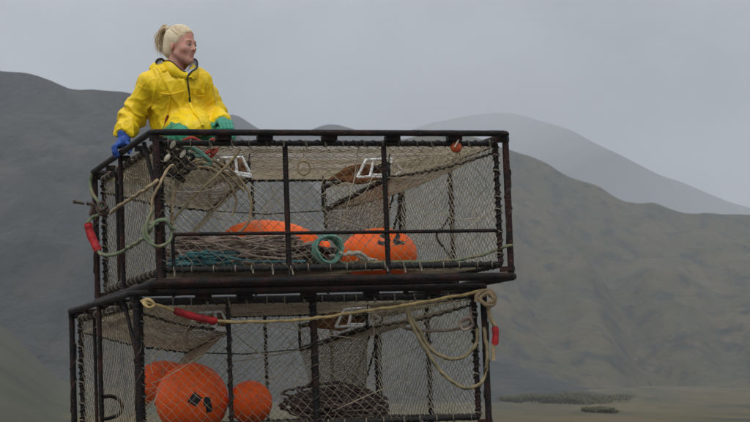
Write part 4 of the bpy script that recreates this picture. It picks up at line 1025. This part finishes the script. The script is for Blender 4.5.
mb = MB(); tube(mb, smooth_path([(0.205 - ORG[0], 0.80 - ORG[1], 1.368 - ORG[2]), (0.215 - ORG[0], 0.79 - ORG[1], 1.385 - ORG[2]), (0.243 - ORG[0], 0.80 - ORG[1], 1.392 - ORG[2]), (0.262 - ORG[0], 0.81 - ORG[1], 1.372 - ORG[2]), (0.262 - ORG[0], 0.785 - ORG[1], 1.345 - ORG[2])], .008), 0.0065, 7); mb.build("hood_lining", M["black_trim"], person)
mb = MB(); blob(mb, np.array((0.234, 0.806, 1.366)) - np.array(ORG), (0.026, 0.012, 0.022), 12, 0.04); mb.build("hood_lining", M["lining"], person)

# trousers and boots
def tr(P):
    d = 1e3
    for (h, k_, a) in ((HIP_R, KN_R, AN_R), (HIP_L, KN_L, AN_L)):
        s = smin(cone(P, h, k_, 0.082, 0.056), cone(P, k_, a, 0.058, 0.052), 0.02)
        s = np.maximum(s, P[..., 1] - a[1]); d = smin(d, s, 0.02) if not np.isscalar(d) else s
    d = smin(d, cone(P, (0.34, 0.95, 0.99), (0.46, 0.95, 0.99), 0.115, 0.115), 0.03)
    return np.maximum(d, 0.808 - P[..., 2])
def tfold(c, n):
    return 0.010 * (max(0, 1 - 2 * abs(mnoise.noise(Vector((c.x * 16, c.y * 9, c.z * 16)))) ) ** 2 - .35) + 0.004 * mnoise.noise(c * 40)
sdf_obj("trousers", tr, (0.12, 0.38, 0.79), (0.68, 1.12, 1.14), 0.0075, M["trousers"], person, disp=tfold, origin=ORG, relax=2)
for s, an in ((0, AN_R), (1, AN_L)):
    a = np.array(an)
    f = lambda P, a=a: np.maximum(smin(smin(cone(P, a + (0, -0.05, 0), a + (0, 0.03, 0.0), 0.05, 0.047), cone(P, a + (0, 0.03, 0.0), a + (0, 0.10, -0.012), 0.045, 0.043), .02), cone(P, a + (0, 0.10, -0.012), a + (0, 0.21, -0.035), 0.043, 0.03), .02), 0.806 - P[..., 2])
    sdf_obj("boot", f, a + (-.09, -.14, -.1), a + (.09, .28, .1), 0.009, M["boots"], person, origin=ORG)

# gloves: palm, four unequal bent fingers and a thumb
def glove(name, palm, fingers, thumb, wrist, m):
    def f(P):
        d = cone(P, palm[0], palm[1], 0.024, 0.024)
        for i in range(2, len(palm)): d = smin(d, cone(P, palm[0], palm[i], 0.025, 0.022), 0.014)
        d = smin(d, cone(P, wrist[0], wrist[1], 0.042, 0.031), 0.018)
        for fg in fingers + [thumb]:
            s = None
            for i in range(len(fg) - 1):
                c = cone(P, fg[i], fg[i + 1], 0.0135 - 0.0012 * i, 0.0128 - 0.0012 * i); s = c if s is None else smin(s, c, 0.004)
            d = smin(d, s, 0.006)
        return d
    pts = np.array([p for fg in fingers + [thumb] for p in fg] + list(palm) + list(wrist)); lo, hi = pts.min(0) - 0.05, pts.max(0) + 0.05
    sdf_obj(name, f, lo, hi, 0.0038, m, person, origin=ORG, relax=1)
zr = PH
fv = (0.815, 0.842, 0.869, 0.894); fl_ = (0.95, 1.05, 1.0, 0.85)
glove("glove", [np.array((0.018, 0.862, 0.900)), np.array((-0.020, 0.828, 0.884)), np.array((-0.020, 0.852, 0.886)), np.array((-0.018, 0.878, 0.884)), np.array((-0.012, 0.895, 0.882))],
      [[np.array((-0.020, v, 0.884)), np.array((-0.044 - .004 * k, v - .004, 0.868)), np.array((-0.050 * k, v - .005, 0.834)), np.array((-0.034, v - .004, 0.812 + .006 * (1 - k)))] for v, k in zip(fv, fl_)],
      [np.array((0.020, 0.840, 0.892)), np.array((0.036, 0.812, 0.872)), np.array((0.036, 0.795, 0.846)), np.array((0.026, 0.785, 0.824))],
      [np.array(WR_R) + (0.006, 0.004, 0.012), np.array((0.014, 0.868, 0.908))], M["glove_blue"])
xs = (0.515, 0.538, 0.561, 0.582)
glove("glove", [np.array((0.562, 0.618, 0.982)), np.array((0.525, 0.565, 0.976)), np.array((0.540, 0.558, 0.980)), np.array((0.562, 0.560, 0.978)), np.array((0.578, 0.572, 0.972))],
      [[np.array((x, 0.565, 0.977)), np.array((x - .002, 0.520 - .008 * k, 0.974)), np.array((x - .004, 0.478 - .022 * (k - .8), 0.955)), np.array((x - .005, 0.448 - .02 * (k - .8), 0.922))] for x, k in zip(xs, fl_)],
      [np.array((0.545, 0.60, 0.975)), np.array((0.512, 0.575, 0.968)), np.array((0.490, 0.545, 0.960)), np.array((0.480, 0.520, 0.948))],
      [np.array(WR_L) + (0, 0.01, 0), np.array((0.564, 0.63, 0.985))], M["glove_green"])

# ------------------------------------------------------------------ haze
def make_haze():
    mb = MB(); box(mb, (0, 1650, 243), (6200, 4500, 498))
    m = bpy.data.materials.new("pale_haze"); m.use_nodes = True; n = m.node_tree; n.nodes.clear()
    o = n.nodes.new("ShaderNodeOutputMaterial"); v = n.nodes.new("ShaderNodeVolumePrincipled")
    v.inputs["Color"].default_value = (0.86, 0.905, 0.975, 1); v.inputs["Density"].default_value = 0.00038; v.inputs["Anisotropy"].default_value = 0.0
    n.links.new(v.outputs[0], o.inputs["Volume"])
    tag(mb.build("haze", m, smooth=False), kind="stuff")
make_haze()

# low cloud lying against the far mountain, wholly inside the haze
def mist_bank(px, py, dist, rx, ry, rz, dens):
    mb = MB(); blob(mb, (0, 0, 0), (rx, ry, rz), 48)
    m = bpy.data.materials.new("low_cloud"); m.use_nodes = True; n = m.node_tree; n.nodes.clear()
    o = n.nodes.new("ShaderNodeOutputMaterial"); v = n.nodes.new("ShaderNodeVolumePrincipled")
    v.inputs["Color"].default_value = (0.92, 0.94, 0.97, 1); v.inputs["Density"].default_value = dens
    n.links.new(v.outputs[0], o.inputs["Volume"])
    ob = mb.build("mist", m); ob.location = ((px - 375) / 2000 * dist, dist, 1.5 + (396 - py) / 2000 * dist); tag(ob, kind="stuff")
for px, py, dist, rx, ry, rz, dens in ((805, 208, 1660, 210, 190, 60, 0.0012), (476, 104, 1660, 140, 190, 66, 0.0034)):
    for q in (1.0, 0.82, 0.64, 0.46): mist_bank(px, py, dist, rx * q, ry * q, rz * q, dens / 4)
